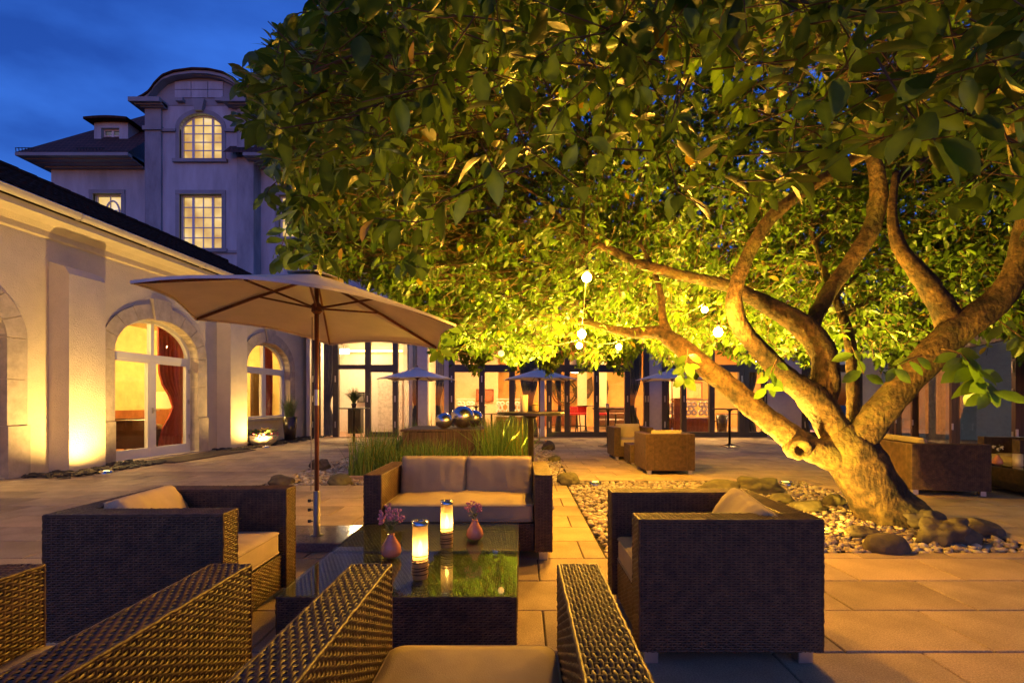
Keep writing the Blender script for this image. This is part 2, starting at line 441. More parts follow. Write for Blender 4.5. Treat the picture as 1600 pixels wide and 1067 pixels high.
# bedding sheet under the slabs, left open where the beds are
for (a, b, c, d) in ((xs0, xs1, ys0, BED1[2]), (xs0, BED1[0], BED1[2], BED2[2]), (BED1[1], xs1, BED1[2], BED1[3]), (xs0, BED2[0], BED2[2], BED2[3]),
                     (BED2[1], xs1, BED1[3], BED2[3]), (xs0, xs1, BED2[3], ys1)):
    pave.box(a, b, c, d, -.06, -.014)
paving = tag(pave.build('paving', M['joint']), kind='structure')

def in_rect(x, y, r): return r[0] < x < r[1] and r[2] < y < r[3]
def sub_rect(r, h):
    """rectangle r minus rectangle h -> list of rectangles"""
    a, b, c, d = r; e, f, g, i = h
    if b <= e or a >= f or d <= g or c >= i: return [r]
    out = []
    if a < e: out.append((a, e, c, d)); a = e
    if b > f: out.append((f, b, c, d)); b = f
    if c < g: out.append((a, b, c, g))
    if d > i: out.append((a, b, i, d))
    return out
slabs = []
row = 0; y = ys0
while y < ys1 - .1:
    dy = 0.5
    x = xs0 - (0.375 if row % 2 else 0.0)
    while x < xs1:
        for r1 in sub_rect((max(x, xs0), min(x + .75, xs1), y, min(y + dy, ys1)), BED1):
            for r2 in sub_rect(r1, BED2):
                if r2[1] - r2[0] > .06 and r2[3] - r2[2] > .06: slabs.append(r2)
        x += .75
    y += dy; row += 1
def vis_size(r):
    cx_, cy_ = (r[0] + r[1]) / 2, (r[2] + r[3]) / 2
    if cy_ < 1.2: return 0
    px = CX + cx_ / cy_ * F; py = HY + CH / cy_ * F
    if px < -60 or px > 1660 or py > 1130: return 0
    return (r[1] - r[0]) * (r[3] - r[2]) / cy_ ** 3
order = sorted(slabs, key=vis_size, reverse=True)
_sm = {}
def slab_mesh(w, d, k):
    key = (round(w, 3), round(d, 3), k)
    if key not in _sm:
        b = MB(); b.bbox(-w / 2 + .0045, w / 2 - .0045, -d / 2 + .0045, d / 2 - .0045, -.05, 0, .005)
        _sm[key] = b.mesh('slab', False, M[('slab', 'slab2', 'slab3', 'slab4')[k]])
    return _sm[key]
for r in order[:300]:
    o = obj('slab', slab_mesh(r[1] - r[0], r[3] - r[2], random.choice((0, 0, 1, 2, 3))), paving, ((r[0] + r[1]) / 2, (r[2] + r[3]) / 2, random.uniform(-.0015, .0015)))
rest = MB()
for r in order[300:]:
    dz = random.uniform(-.0015, .0015)
    rest.bbox(r[0] + .0045, r[1] - .0045, r[2] + .0045, r[3] - .0045, -.05, dz, .005)
ro = rest.build('slab_field', M['slab'], paving)
for k_ in ('slab2', 'slab3', 'slab4'): ro.data.materials.append(M[k_])
fps = len(rest.f) // max(1, len(order) - 300)
ro.data.polygons.foreach_set('material_index', np.repeat(RNG.choice([0, 0, 1, 2, 3], len(order) - 300), fps).astype(np.int32))
tag(ro, kind='stuff')

# bed soil
for nm, bd in (('tree_bed', BED1), ('pond_bed', BED2)):
    b = MB(); n = 40
    vv = []; ff = []
    for j in range(n + 1):
        for i in range(n + 1):
            xx = bd[0] + (bd[1] - bd[0]) * i / n; yy = bd[2] + (bd[3] - bd[2]) * j / n
            e = min(i, j, n - i, n - j)
            vv.append((xx, yy, -.045 + (.012 * mnoise.noise(Vector((xx * 2, yy * 2, 0))) if e else 0)))
    for j in range(n):
        for i in range(n): ff.append((j * (n + 1) + i, j * (n + 1) + i + 1, (j + 1) * (n + 1) + i + 1, (j + 1) * (n + 1) + i))
    b.add(vv, ff)
    tag(b.build(nm, M['soil'], None, True), kind='structure')

# pebbles: merged stuff, real stones
def pebble_mat():
    m, nt, b = new_mat('river pebbles')
    at = nt.nodes.new('ShaderNodeAttribute'); at.attribute_name = 'tint'
    tc = nt.nodes.new('ShaderNodeTexCoord'); n = nt.nodes.new('ShaderNodeTexNoise'); n.inputs['Scale'].default_value = 60
    nt.links.new(tc.outputs['Object'], n.inputs['Vector'])
    mx = nt.nodes.new('ShaderNodeMix'); mx.data_type = 'RGBA'; mx.blend_type = 'MULTIPLY'; mx.inputs[0].default_value = 0.5
    nt.links.new(at.outputs['Color'], mx.inputs[6]); nt.links.new(n.outputs['Color'], mx.inputs[7])
    nt.links.new(mx.outputs[2], b.inputs['Base Color']); b.inputs['Roughness'].default_value = 0.55
    return m
M['pebble'] = pebble_mat()
def pebbles(name, label, spots, size, seed, sub=1):
    rg = np.random.default_rng(seed)
    V, Fc = ico(sub); V = np.array(V); Fc = np.array(Fc)
    n = len(spots)
    s = size * rg.uniform(.55, 1.5, (n, 1)) * np.column_stack([np.ones(n), rg.uniform(.6, .95, n), rg.uniform(.35, .6, n)])
    pts = V[None] * s[:, None, :]
    pts = pts * (1 + .12 * rg.normal(size=(n, len(V), 1)).clip(-1.2, 1.2))
    th = rg.uniform(0, 2 * PI, n); tl = rg.normal(0, .28, n)
    c, sn = np.cos(tl)[:, None], np.sin(tl)[:, None]
    x, y_, z = pts[..., 0], pts[..., 1], pts[..., 2]
    x, z = x * c - z * sn, x * sn + z * c
    c, sn = np.cos(th)[:, None], np.sin(th)[:, None]
    x, y_ = x * c - y_ * sn, x * sn + y_ * c
    base = np.array(spots)
    zz = -.035 + s[:, 2] * .6 + rg.uniform(0, .02, n)
    pts = np.stack([x + base[:, 0:1], y_ + base[:, 1:2], z + zz[:, None]], -1)
    pal = np.array([[.68, .57, .38], [.54, .45, .30], [.76, .66, .48], [.38, .29, .19], [.58, .44, .26]])
    col = pal[rg.integers(0, len(pal), n)] * rg.uniform(.75, 1.25, (n, 1))
    tint = np.concatenate([np.repeat(col, len(V), 0), np.ones((n * len(V), 1))], 1)
    fac = (Fc[None] + (np.arange(n) * len(V))[:, None, None]).reshape(-1, 3)
    me = np_mesh(name, pts.reshape(-1, 3), [fac], M['pebble'], True, tint)
    return tag(obj(name, me), label, 'pebbles', kind='stuff')
def scatter(rect, step, holes=(), jit=.5, seed=0):
    rg = np.random.default_rng(seed); out = []
    yy = rect[2] + step * .5; k = 0
    while yy < rect[3] - step * .3:
        xx = rect[0] + step * (.5 if k % 2 else .85)
        while xx < rect[1] - step * .3:
            p = (xx + rg.uniform(-jit, jit) * step, yy + rg.uniform(-jit, jit) * step)
            if in_rect(*p, (rect[0] + .03, rect[1] - .03, rect[2] + .03, rect[3] - .03)) and not any(in_rect(*p, h) for h in holes): out.append(p)
            xx += step
        yy += step * .8; k += 1
    return out
pebbles('river_pebbles', 'loose golden river pebbles filling the square bed under the tree', scatter(BED1, .060, seed=3) + scatter((BED1[0], BED1[1], BED1[2], 5.6), .11, seed=5), .034, 4)
pebbles('white_pebbles', 'pale rounded gravel in the bed around the reed pond', scatter(BED2, .075, holes=((POND[0] - .12, POND[1] + .12, POND[2] - .22, POND[3] + .1),), seed=6), .042, 8)

# boulders
def boulder(label, px, py, w, h, d, seed, m='rock', sub=4, amp=.35, rot=0, Yoff=0, fr=1.1):
    p = G(px, py); Yp = p.y + d * .35
    X = (px - CX) / F * Yp
    b = MB(); b.blob((0, 0, h * .34), (w / 2, d / 2, h * .62), sub, amp, fr, seed, Matrix.Rotation(rot, 3, 'Z'))
    o = b.build('boulder', M[m], None, True, (X, Yp, -.03))
    return tag(o, label, 'boulder', 'boulders set in the pebble beds')
boulder('rough brown boulder where the two pebble beds meet, right of the loveseat', 889, 757, .34, .21, .3, 1.0, 'rockgreen')
boulder('small round boulder in the narrow gravel strip behind the loveseat', 866, 721, .26, .16, .25, 2.0, 'rockgreen')
boulder('dark pointed boulder at the far end of the narrow gravel strip', 857, 703, .34, .25, .3, 3.0)
boulder('long low boulder at the left corner of the pond gravel', 440, 757, .38, .17, .28, 4.0, 'rock', amp=.25)
boulder('dark pointed boulder behind the parasol pole at the pond gravel', 500, 735, .34, .24, .3, 5.0)
boulder('rounded boulder in front of the reed pond left of the loveseat', 531, 757, .36, .18, .28, 6.0, 'rockgreen', amp=.25)
boulder('flat mossy slab boulder near the back edge of the tree bed', 1125, 772, .62, .2, .4, 7.0, 'rockgreen', amp=.3)
boulder('broad angular green boulder left of the right ground spotlight', 1180, 771, .66, .24, .45, 8.0, 'rockgreen', amp=.4, fr=1.5)
boulder('squarish small boulder among pebbles left of the trunk', 1218, 786, .32, .15, .25, 9.0, 'rockgreen')
boulder('low wide boulder in the middle of the pebbles left of the trunk', 1262, 799, .42, .14, .28, 10.0, 'rockgreen')
boulder('squarish boulder touching the left foot of the trunk', 1302, 790, .26, .16, .22, 11.0, 'rockgreen')
boulder('egg-shaped smooth boulder in front of the trunk at the paving edge', 1384, 864, .36, .18, .26, 12.0, 'rock', amp=.12)
boulder('big broken boulder with a flat cut top right of the trunk', 1478, 850, .46, .25, .34, 13.0, 'rock', amp=.45, fr=1.4)
boulder('dark sloping boulder at the far right end of the tree bed', 1528, 838, .42, .18, .34, 14.0, 'rock', amp=.4)
boulder('dark boulder leaning on the right foot of the trunk', 1440, 826, .36, .20, .28, 15.0, 'rock', amp=.45)
boulder('reddish flat stone lying against the front foot of the trunk', 1348, 838, .34, .11, .22, 16.0, 'rock', amp=.3)

# ================================================================== walls with openings
def wall_mesh(mb, u0, u1, v0, v1, ops, f, depth):
    """flat wall in (u,v) with openings; f(u,v,w)->point, w<0 goes inwards. ops: dict(u0,u1,v0,vs,rise)"""
    cuts = {u0, u1}
    N = 14
    for o in ops:
        for k in range(N + 1): cuts.add(o['u0'] + (o['u1'] - o['u0']) * (0.5 - 0.5 * math.cos(PI * k / N)))
    cuts = sorted(c for c in cuts if u0 - 1e-6 <= c <= u1 + 1e-6)
    def top(o, u):
        if o['rise'] <= 0: return o['vs']
        t = (u - (o['u0'] + o['u1']) / 2) / ((o['u1'] - o['u0']) / 2)
        return o['vs'] + o['rise'] * math.sqrt(max(0, 1 - t * t))
    for a, b in zip(cuts[:-1], cuts[1:]):
        if b - a < 1e-5: continue
        m_ = (a + b) / 2
        ins = sorted([o for o in ops if o['u0'] < m_ < o['u1']], key=lambda o: o['v0'])
        lo_a = lo_b = v0
        for o in ins:
            if o['v0'] > lo_a + 1e-5 or o['v0'] > lo_b + 1e-5:
                mb.add([f(a, lo_a, 0), f(b, lo_b, 0), f(b, o['v0'], 0), f(a, o['v0'], 0)], [(0, 1, 2, 3)])
            ta, tb = top(o, a), top(o, b)
            mb.add([f(a, ta, 0), f(b, tb, 0), f(b, tb, -depth), f(a, ta, -depth)], [(0, 1, 2, 3)])
            mb.add([f(a, o['v0'], 0), f(b, o['v0'], 0), f(b, o['v0'], -depth), f(a, o['v0'], -depth)], [(3, 2, 1, 0)])
            lo_a, lo_b = ta, tb
        mb.add([f(a, lo_a, 0), f(b, lo_b, 0), f(b, v1, 0), f(a, v1, 0)], [(0, 1, 2, 3)])
    for o in ops:
        for u in (o['u0'], o['u1']):
            mb.add([f(u, o['v0'], 0), f(u, top(o, u), 0), f(u, top(o, u), -depth), f(u, o['v0'], -depth)], [(0, 1, 2, 3)])
    return mb
def slab_uv(mb, poly, f, w0, w1):
    """extruded polygon in the wall plane between w0 and w1"""
    n = len(poly)
    ar = sum(poly[i][0] * poly[(i + 1) % n][1] - poly[(i + 1) % n][0] * poly[i][1] for i in range(n))
    ex_, ey_, ez_ = (Vector(f(1, 0, 0)) - Vector(f(0, 0, 0))), (Vector(f(0, 1, 0)) - Vector(f(0, 0, 0))), (Vector(f(0, 0, 1)) - Vector(f(0, 0, 0)))
    if (ar > 0) != ((ex_.cross(ey_).dot(ez_) > 0) == (w1 > w0)): poly = poly[::-1]
    vs_ = [f(u, v, w0) for u, v in poly] + [f(u, v, w1) for u, v in poly]
    mb.add(vs_, [tuple(range(n))[::-1], tuple(range(n, 2 * n))] + [(i, (i + 1) % n, n + (i + 1) % n, n + i) for i in range(n)])
    return mb
def rect_uv(mb, u0, u1, v0, v1, f, w0, w1): return slab_uv(mb, [(u0, v0), (u1, v0), (u1, v1), (u0, v1)], f, w0, w1)

# ================================================================== left wing with arched doors
WA = R(3.5)
WO = Vector((-8.2, 10.5)); WD = Vector((math.sin(WA), math.cos(WA))); WN = Vector((math.cos(WA), -math.sin(WA)))
def wf(u, v, w):
    p = WO + WD * u + WN * w
    return (p.x, p.y, v)
def wu(px, w=0.0):
    k = (px - CX) / F
    o = WO + WN * w
    return (k * o.y - o.x) / (WD.x - k * WD.y)
def wv(py, u, w=0.0):
    Yp = (WO + WD * u + WN * w).y
    return CH + (HY - py) * Yp / F
wing = thing('wing_building', 'cream stucco wing with arched glass doors, buttress piers and long gutter', 'building', (0, 0, 0))
d0, d1 = wu(177), wu(308)
w0_, w1_ = wu(387), wu(450)
hw = (d1 - d0) / 2
c2 = (d0 + d1) / 2; c3 = (w0_ + w1_) / 2; c1 = c2 - (c3 - c2)
SPR, RISE = 2.30, 0.80
OPS = [dict(u0=c1 - hw, u1=c1 + hw, v0=.03, vs=SPR, rise=RISE), dict(u0=d0, u1=d1, v0=.03, vs=SPR, rise=RISE),
       dict(u0=c3 - hw, u1=c3 + hw, v0=.76, vs=SPR, rise=RISE)]
UW0, UW1 = -12.0, 7.6
wb = MB(); wall_mesh(wb, UW0, UW1, -.05, 4.4, OPS, wf, .30)
rect_uv(wb, UW1, UW1 + .3, -.05, 4.4, wf, -5.0, 0)
wb.build('wall', M['stucco'], wing)
# room behind
rm = MB()
rect_uv(rm, UW0, UW1 - .01, -.05, 3.6, wf, -4.3, -4.2)
rect_uv(rm, UW1 - .12, UW1 - .02, -.05, 3.6, wf, -4.2, -.31)
rm.build('interior_wall', mat('ochre wallpaper', (0.66, 0.52, 0.22), 0.8, scale=3.5, var=0.14, detail=2), wing)
rm = MB(); rect_uv(rm, UW0, UW1 - .13, 3.6, 3.7, wf, -4.2, -.31); rm.build('ceiling', mat('cream ceiling', (0.72, 0.64, 0.42), 0.8), wing)
rm = MB(); rect_uv(rm, UW0, UW1 - .13, -.05, .012, wf, -4.19, -.301); rm.build('interior_floor', mat('parquet', (0.26, 0.12, 0.05), 0.35, scale=4, stretch=(1, 6, 1)), wing)
rm = MB(); rect_uv(rm, UW0, UW1 - .13, .012, 1.0, wf, -4.2, -4.16); rm.build('wainscot', mat('wainscot', (0.30, 0.10, 0.035), 0.4, scale=4), wing)
# piers
pu = [(wu(108, .38), wu(165, .38)), (wu(362, .38), wu(385, .38))]
pw = pu[0][1] - pu[0][0]
mid0 = sum(pu[0]) / 2; mid1 = sum(pu[1]) / 2
for mu in (mid0, mid1, mid0 - (mid1 - mid0)):
    b = MB(); a0, a1 = mu - pw / 2, mu + pw / 2
    prof = [(0, -.05), (.38, -.05), (.38, 3.5), (.30, 3.62), (0, 3.72)]
    n = len(prof)
    vs_ = [wf(a0, v, w) for w, v in prof] + [wf(a1, v, w) for w, v in prof]
    b.add(vs_, [tuple(range(n)), tuple(range(n, 2 * n))[::-1]] + [(i, n + i, n + (i + 1) % n, (i + 1) % n) for i in range(n)])
    b.build('pier', M['stucco'], wing)
# stone surrounds: every block a piece of its own
def ell(o, th, ex):
    c = (o['u0'] + o['u1']) / 2; h = (o['u1'] - o['u0']) / 2
    return (c + (h + ex) * math.cos(th), o['vs'] + (o['rise'] + ex) * math.sin(th))
for oi, o in enumerate(OPS):
    NV = 9
    for k in range(NV):
        t0, t1 = PI * k / NV + .006, PI * (k + 1) / NV - .006
        key = (k == NV // 2)
        ex = .44 if key else .31
        inn = [ell(o, t0 + (t1 - t0) * j / 4, -.005 if not key else -.03) for j in range(5)]
        out = [ell(o, t0 + (t1 - t0) * j / 4, ex) for j in range(5)]
        b = MB(); slab_uv(b, inn + out[::-1], wf, -.16, .075 if key else .035)
        b.build('keystone' if key else 'stone', M['stone'], wing)
    hs = [max(o['v0'] - .03, 0.0), .86, 1.62, SPR] if o['v0'] < .5 else [.68, 1.5, SPR]
    for sgn in (0, 1):
        for q in range(len(hs) - 1):
            ex = .31 + (.03 if q == 0 and o['v0'] < .5 else 0)
            a, c_ = (o['u0'] - ex, o['u0'] + .005) if sgn == 0 else (o['u1'] - .005, o['u1'] + ex)
            b = MB(); rect_uv(b, a, c_, hs[q] + .004, hs[q + 1] - .004, wf, -.16, .035 + (.02 if q == 0 and o['v0'] < .5 else 0))
            b.build('stone', M['stone'], wing)
# white timber doors and window
def arched_joinery(name, o, bottom):
    c = (o['u0'] + o['u1']) / 2; h = (o['u1'] - o['u0']) / 2
    fr = MB(); N = 20
    for k in range(N):
        t0, t1 = PI * k / N, PI * (k + 1) / N
        slab_uv(fr, [ell(o, t0, -.002), ell(o, t1, -.002), ell(o, t1, -.09), ell(o, t0, -.09)], wf, -.27, -.18)
    rect_uv(fr, o['u0'] + .002, o['u0'] + .09, o['v0'], SPR, wf, -.27, -.18)
    rect_uv(fr, o['u1'] - .09, o['u1'] - .002, o['v0'], SPR, wf, -.27, -.18)
    tv = SPR - .12
    rect_uv(fr, o['u0'] + .09, o['u1'] - .09, tv, tv + .13, wf, -.27, -.165)
    rect_uv(fr, c - .065, c + .065, o['v0'], tv, wf, -.265, -.17)
    rect_uv(fr, c - .045, c + .045, tv + .13, o['vs'] + o['rise'] - .08, wf, -.265, -.17)
    rect_uv(fr, o['u0'] + .09, c - .065, o['v0'], o['v0'] + bottom, wf, -.262, -.175)
    rect_uv(fr, c + .065, o['u1'] - .09, o['v0'], o['v0'] + bottom, wf, -.262, -.175)
    for a, b_ in ((o['u0'] + .09, c - .065), (c + .065, o['u1'] - .09)):
        rect_uv(fr, a, a + .05, o['v0'] + bottom, tv, wf, -.26, -.18); rect_uv(fr, b_ - .05, b_, o['v0'] + bottom, tv, wf, -.26, -.18)
        rect_uv(fr, a + .05, b_ - .05, tv - .06, tv, wf, -.26, -.18)
    part = fr.build(name, M['white'], wing)
    for a, b_ in ((o['u0'] + .14, c - .115), (c + .115, o['u1'] - .14)):
        g = MB(); rect_uv(g, a, b_, o['v0'] + bottom, tv - .06, wf, -.225, -.220); g.build('pane', M['pane'], part)
    for sg in (0, 1):
        pts = []
        for k in range(11):
            th = (PI / 2) * k / 10
            u, v = ell(o, th if sg else PI - th, -.09)
            pts.append((u, max(v, tv + .13)))
        e_ = c + .045 if sg else c - .045
        pts = [p for p in pts if (p[0] > e_ if sg else p[0] < e_)]
        poly = [(e_, tv + .13)] + [(pts[0][0], tv + .13)] + pts[1:] + [(e_, pts[-1][1])]
        g = MB(); slab_uv(g, poly, wf, -.225, -.220); g.build('pane', M['pane'], part)
    if name == 'glass_door':
        hb = MB(); rect_uv(hb, c - .02, c + .02, 1.0, 1.12, wf, -.17, -.15); hb.beam(wf(c, 1.06, -.12), wf(c + .13, 1.06, -.12), .02, .02); hb.beam(wf(c, 1.06, -.17), wf(c, 1.06, -.12), .02, .02)
        hb.build('handle', M['alu'], part)
        for hv in (.35, 1.2, 1.95):
            hb = MB(); rect_uv(hb, o['u1'] - .075, o['u1'] - .05, hv, hv + .1, wf, -.18, -.15); hb.build('hinge', M['alu'], part)
    return part
arched_joinery('glass_door', OPS[0], .2)
arched_joinery('glass_door', OPS[1], .2)
arched_joinery('arched_window', OPS[2], .06)
b = MB(); rect_uv(b, OPS[2]['u0'] - .25, OPS[2]['u1'] + .25, .68, .755, wf, -.18, .12); b.build('window_sill', M['stone'], wing)
b = MB(); rect_uv(b, OPS[1]['u0'] - .05, OPS[1]['u1'] + .05, -.03, .028, wf, -.3, .06); b.build('threshold', M['stone'], wing)
# cornice, fascia, gutter, roof
b = MB(); prof = [(0, 4.10), (.06, 4.12), (.06, 4.22), (.16, 4.30), (.44, 4.34), (.44, 4.44), (0, 4.44)]
n = len(prof); vs_ = [wf(UW0, v, w) for w, v in prof] + [wf(UW1 + .3, v, w) for w, v in prof]
b.add(vs_, [tuple(range(n)), tuple(range(n, 2 * n))[::-1]] + [(i, n + i, n + (i + 1) % n, (i + 1) % n) for i in range(n)])
b.build('cornice', M['stucco'], wing)
b = MB(); seg = 10
vs_ = []; N = 2
for u in (UW0, UW1 + .3):
    for k in range(seg + 1):
        th = PI + PI * k / seg
        vs_.append(wf(u, 4.53 + .085 * math.sin(th), .53 + .085 * math.cos(th)))
b.add(vs_, [(k, k + 1, seg + 2 + k, seg + 1 + k) for k in range(seg)])
b.tube([wf(UW0, 4.535, .615), wf(UW1 + .3, 4.535, .615)], .014, 6)
gut = b.build('gutter', M['zinc'], wing, True)
u = UW0 + 1
while u < UW1:
    br = MB(); 
    pts = [wf(u, 4.53 + .094 * math.sin(PI + PI * k / 8), .53 + .094 * math.cos(PI + PI * k / 8)) for k in range(9)]
    br.tube(pts, .011, 5); br.build('bracket', M['zinc'], gut); u += 1.55
# tiled roof: stepped rows with rounded tiles
nu, nr = 260, 14
vs_ = []; fs = []
wa, wb_, va, vb = .56, -3.1, 4.555, 6.36
for r in range(nr + 1):
    for half in (0, 1):
        t = (r + (0 if half == 0 else .98)) / (nr + 1)
        for i in range(nu + 1):
            u = UW0 + (UW1 + .4 - UW0) * i / nu
            lift = (.035 if half == 0 else 0.0) + .018 * abs(math.sin(i * PI / 2.0 + (r % 2) * PI / 4)) + .008 * mnoise.noise(Vector((u * 3, r * 2.1, 0)))
            vs_.append(wf(u, va + (vb - va) * t + lift, wa + (wb_ - wa) * t))
rows = 2 * (nr + 1)
for r in range(rows - 1):
    for i in range(nu): fs.append((r * (nu + 1) + i, r * (nu + 1) + i + 1, (r + 1) * (nu + 1) + i + 1, (r + 1) * (nu + 1) + i))
b = MB(); b.add(vs_, fs); 
b.add([wf(UW0, vb, wb_), wf(UW1 + .4, vb, wb_), wf(UW1 + .4, 4.5, -6.2), wf(UW0, 4.5, -6.2)], [(0, 1, 2, 3)])
b.add([wf(UW1 + .3, 4.4, 0), wf(UW1 + .3, vb, wb_), wf(UW1 + .3, 4.4, -5)], [(0, 1, 2)])
rf = b.build('roof', M['roof'], wing)
b = MB(); u = UW0
while u < UW1:
    b.tube([wf(u, vb + .02, wb_), wf(u + .43, vb + .035, wb_)], .1, 8); u += .4
b.build('ridge', M['roof'], rf)

# --- things in the lounge behind the doors
lamp_m = emit('warm lamp shade', (1.0, 0.60, 0.20), 4.0)
def ceiling_lamp(u, w, label, P_=270):
    t = thing('ceiling_lamp', label, 'lamp', wf(u, 3.6, w), 0, 'lounge ceiling lamps')
    b = MB(); b.lathe([(.05, -.03), (.16, -.06), (.24, -.14), (.24, -.16), (.02, -.2)], 20); b.build('shade', emit('opal lamp', (1.0, .62, .18), P_), t, True)
    b = MB(); b.lathe([(.07, 0), (.07, -.03)], 16); b.build('canopy', M['chrome'], t)
ceiling_lamp(c2 - 1.4, -2.4, 'opal ceiling lamp in the lounge behind the wide arched glass door')
ceiling_lamp(c2 + 1.6, -2.2, 'opal ceiling lamp in the lounge left of the arched window')
ceiling_lamp(c3 + .3, -2.2, 'opal ceiling lamp in the lounge behind the arched window')
ceiling_lamp(c1 + .6, -2.4, 'opal ceiling lamp in the lounge at the cropped left arch')
def curtain(parent, u0, u1, v0, v1, w, m, folds=7, tie=None, name='curtain'):
    n = folds * 6; vs_ = []; fs = []
    rowsv = 12
    for j in range(rowsv + 1):
        v = v0 + (v1 - v0) * j / rowsv
        for i in range(n + 1):
            s = i / n
            uu = u0 + (u1 - u0) * s
            if tie:
                sq = math.exp(-((v - tie) / .45) ** 2) * .6
                uu = uu + ((u1 if True else u0) - uu) * sq
            vs_.append(wf(uu, v, w + .05 * math.sin(s * folds * 2 * PI + v * .8)))
    for j in range(rowsv):
        for i in range(n): fs.append((j * (n + 1) + i, j * (n + 1) + i + 1, (j + 1) * (n + 1) + i + 1, (j + 1) * (n + 1) + i))
    b = MB(); b.add(vs_, fs); return b.build(name, m, parent, True)
tag(curtain(None, wu(246, -.62), wu(284, -.62), .05, 3.3, -.62, M['redcurtain'], 6, 1.15), 'long red curtain tied back behind the wide arched glass door', 'curtain')
tag(curtain(None, wu(407, -.62), wu(424, -.62), .05, 3.3, -.62, M['redcurtain'], 5), 'red curtain hanging inside the small arched window', 'curtain')
fl = thing('floor_lamp', 'floor lamp with broad cloth shade inside the arched glass door', 'lamp', wf(wu(266, -1.1), .012, -1.1))
b = MB(); b.lathe([(.15, 0), (.15, .03), (.03, .05), (.02, .3), (.035, .5), (.02, .7), (.03, 1.1), (.012, 1.35)], 16); b.build('stand', mat('brass', (.5, .32, .1), .3, metal=.9), fl, True)
b = MB(); b.lathe([(.42, 1.08), (.33, 1.5)], 28, cap=False); b.build('shade', emit('cloth lamp shade', (0.9, .42, .10), 1.1), fl, True)
def club_chair(label, u, w, rz):
    t = thing('leather_armchair', label, 'armchair', wf(u, .012, w), rz, 'leather armchairs in the lounge')
    b = MB(); b.bbox(-.28, .28, -.36, .30, .22, .44, .05); b.build('seat', M['leather'], t, True)
    b = MB(); b.bbox(-.40, .40, .28, .44, .16, .86, .05); b.build('backrest', M['leather'], t, True)
    for s in (-1, 1):
        b = MB(); b.bbox(min(s * .28, s * .41), max(s * .28, s * .41), -.36, .28, .18, .62, .04); b.tube([(s * .345, -.38, .62), (s * .345, .3, .66)], .075, 10); b.build('arm', M['leather'], t, True)
        for yy in (-.3, .38):
            b = MB(); b.lathe([(.018, 0), (.03, .2)], 8, (s * .33, yy, 0)); b.build('leg', M['darkwood'], t)
club_chair('brown leather armchair nearest the glass in the left door leaf', wu(214, -1.05), -1.05, R(200))
club_chair('brown leather armchair half hidden further left in the lounge', wu(188, -1.75), -1.75, R(120))
ct = thing('side_table', 'small wooden side table between the lounge armchairs', 'table', wf(wu(228, -2.0), .012, -2.0))
b = MB(); b.lathe([(.34, .52), (.34, .55)], 20); b.build('table_top', M['darkwood'], ct)
for k in range(3):
    b = MB(); th = k * 2.1; b.beam((.25 * math.cos(th), .25 * math.sin(th), 0), (.2 * math.cos(th), .2 * math.sin(th), .52), .03, .03); b.build('leg', M['darkwood'], ct)
# dark picture with plant seen through the small window
b = MB(); rect_uv(b, wu(391, -1.6), wu(404, -1.6), .6, 2.25, wf, -1.6, -1.56); tag(b.build('folding_screen', M['leather']), 'dark tall panel seen through the small arched window', 'screen')

# door mat, slate strips, ground spots at the piers
b = MB(); rect_uv(b, d0 + .2, d1 + .6, .006, .02, wf, .3, 1.15); tag(b.build('door_mat', M['mat']), 'dark brown door mat in front of the wide arched glass door', 'mat')
def slate_strip(label, u0, u1, wa_, wb2, seed, n):
    rg = np.random.default_rng(seed); b = MB()
    for k in range(n):
        u = rg.uniform(u0, u1); w = rg.uniform(wa_, wb2); p = Vector(wf(u, .012 + rg.uniform(0, .03), w))
        s = rg.uniform(.035, .09)
        b.blob(p, (s, s * rg.uniform(.5, .8), s * rg.uniform(.18, .35)), 1, .3, 1.2, k * .37, Matrix.Rotation(rg.uniform(0, 6.3), 3, 'Z') @ Matrix.Rotation(rg.normal(0, .25), 3, 'X'))
    tag(b.build('slate_chips', M['slate']), label, 'slate', kind='stuff')
slate_strip('dark slate chips heaped round the foot of the lit near pier', mid0 - .95, d0 + .25, .08, .95, 1, 420)
slate_strip('dark slate chips along the wall under the arched window', mid1 - .7, UW1 - .1, .05, .85, 2, 800)
def ground_spot(label, loc, aim, power, size, col, blend=.6, r=.075):
    t = thing('ground_spotlight', label, 'spotlight', loc, 0, 'recessed ground spotlights')
    b = MB(); b.lathe([(r + .03, -.04), (r + .03, .012), (r, .016), (r, .004)], 24, cap=False); b.build('ring', M['chrome'], t, True)
    b = MB(); b.lathe([(r, .006), (.001, .010)], 24); b.build('lens', emit('spot lens', col, 14), t, True)
    ld = bpy.data.lights.new('spot_beam', 'SPOT'); ld.energy = power; ld.spot_size = size; ld.spot_blend = blend; ld.color = col; ld.shadow_soft_size = .03
    lo = bpy.data.objects.new('spot_beam', ld); COL.objects.link(lo); lo.parent = t; lo.location = (0, 0, .03)
    d = (Vector(aim) - Vector(loc)).normalized(); lo.rotation_euler = d.to_track_quat('-Z', 'Y').to_euler()
    return t
WARM = (1.0, .60, .15)
su = wu(165, .98); sp_ = Vector(wf(su, .03, .98)); ground_spot('recessed ground spotlight in the slate at the near pier', sp_, Vector(wf(mid0, 3.0, .30)), 430, R(150), WARM, 1.0)
su = wu(391, .62); sp_ = Vector(wf(mid1 + .3, .03, .95)); ground_spot('recessed ground spotlight in the slate at the far pier beside the flower bowl', sp_, Vector(wf(mid1, 3.0, .30)), 300, R(150), WARM, 1.0)
sp_ = Vector(wf(2 * mid0 - mid1 + .4, .03, .72)); ground_spot('recessed ground spotlight at the next pier, left of the picture edge', sp_, Vector(wf(2 * mid0 - mid1, 3.0, .30)), 300, R(150), WARM, 1.0)

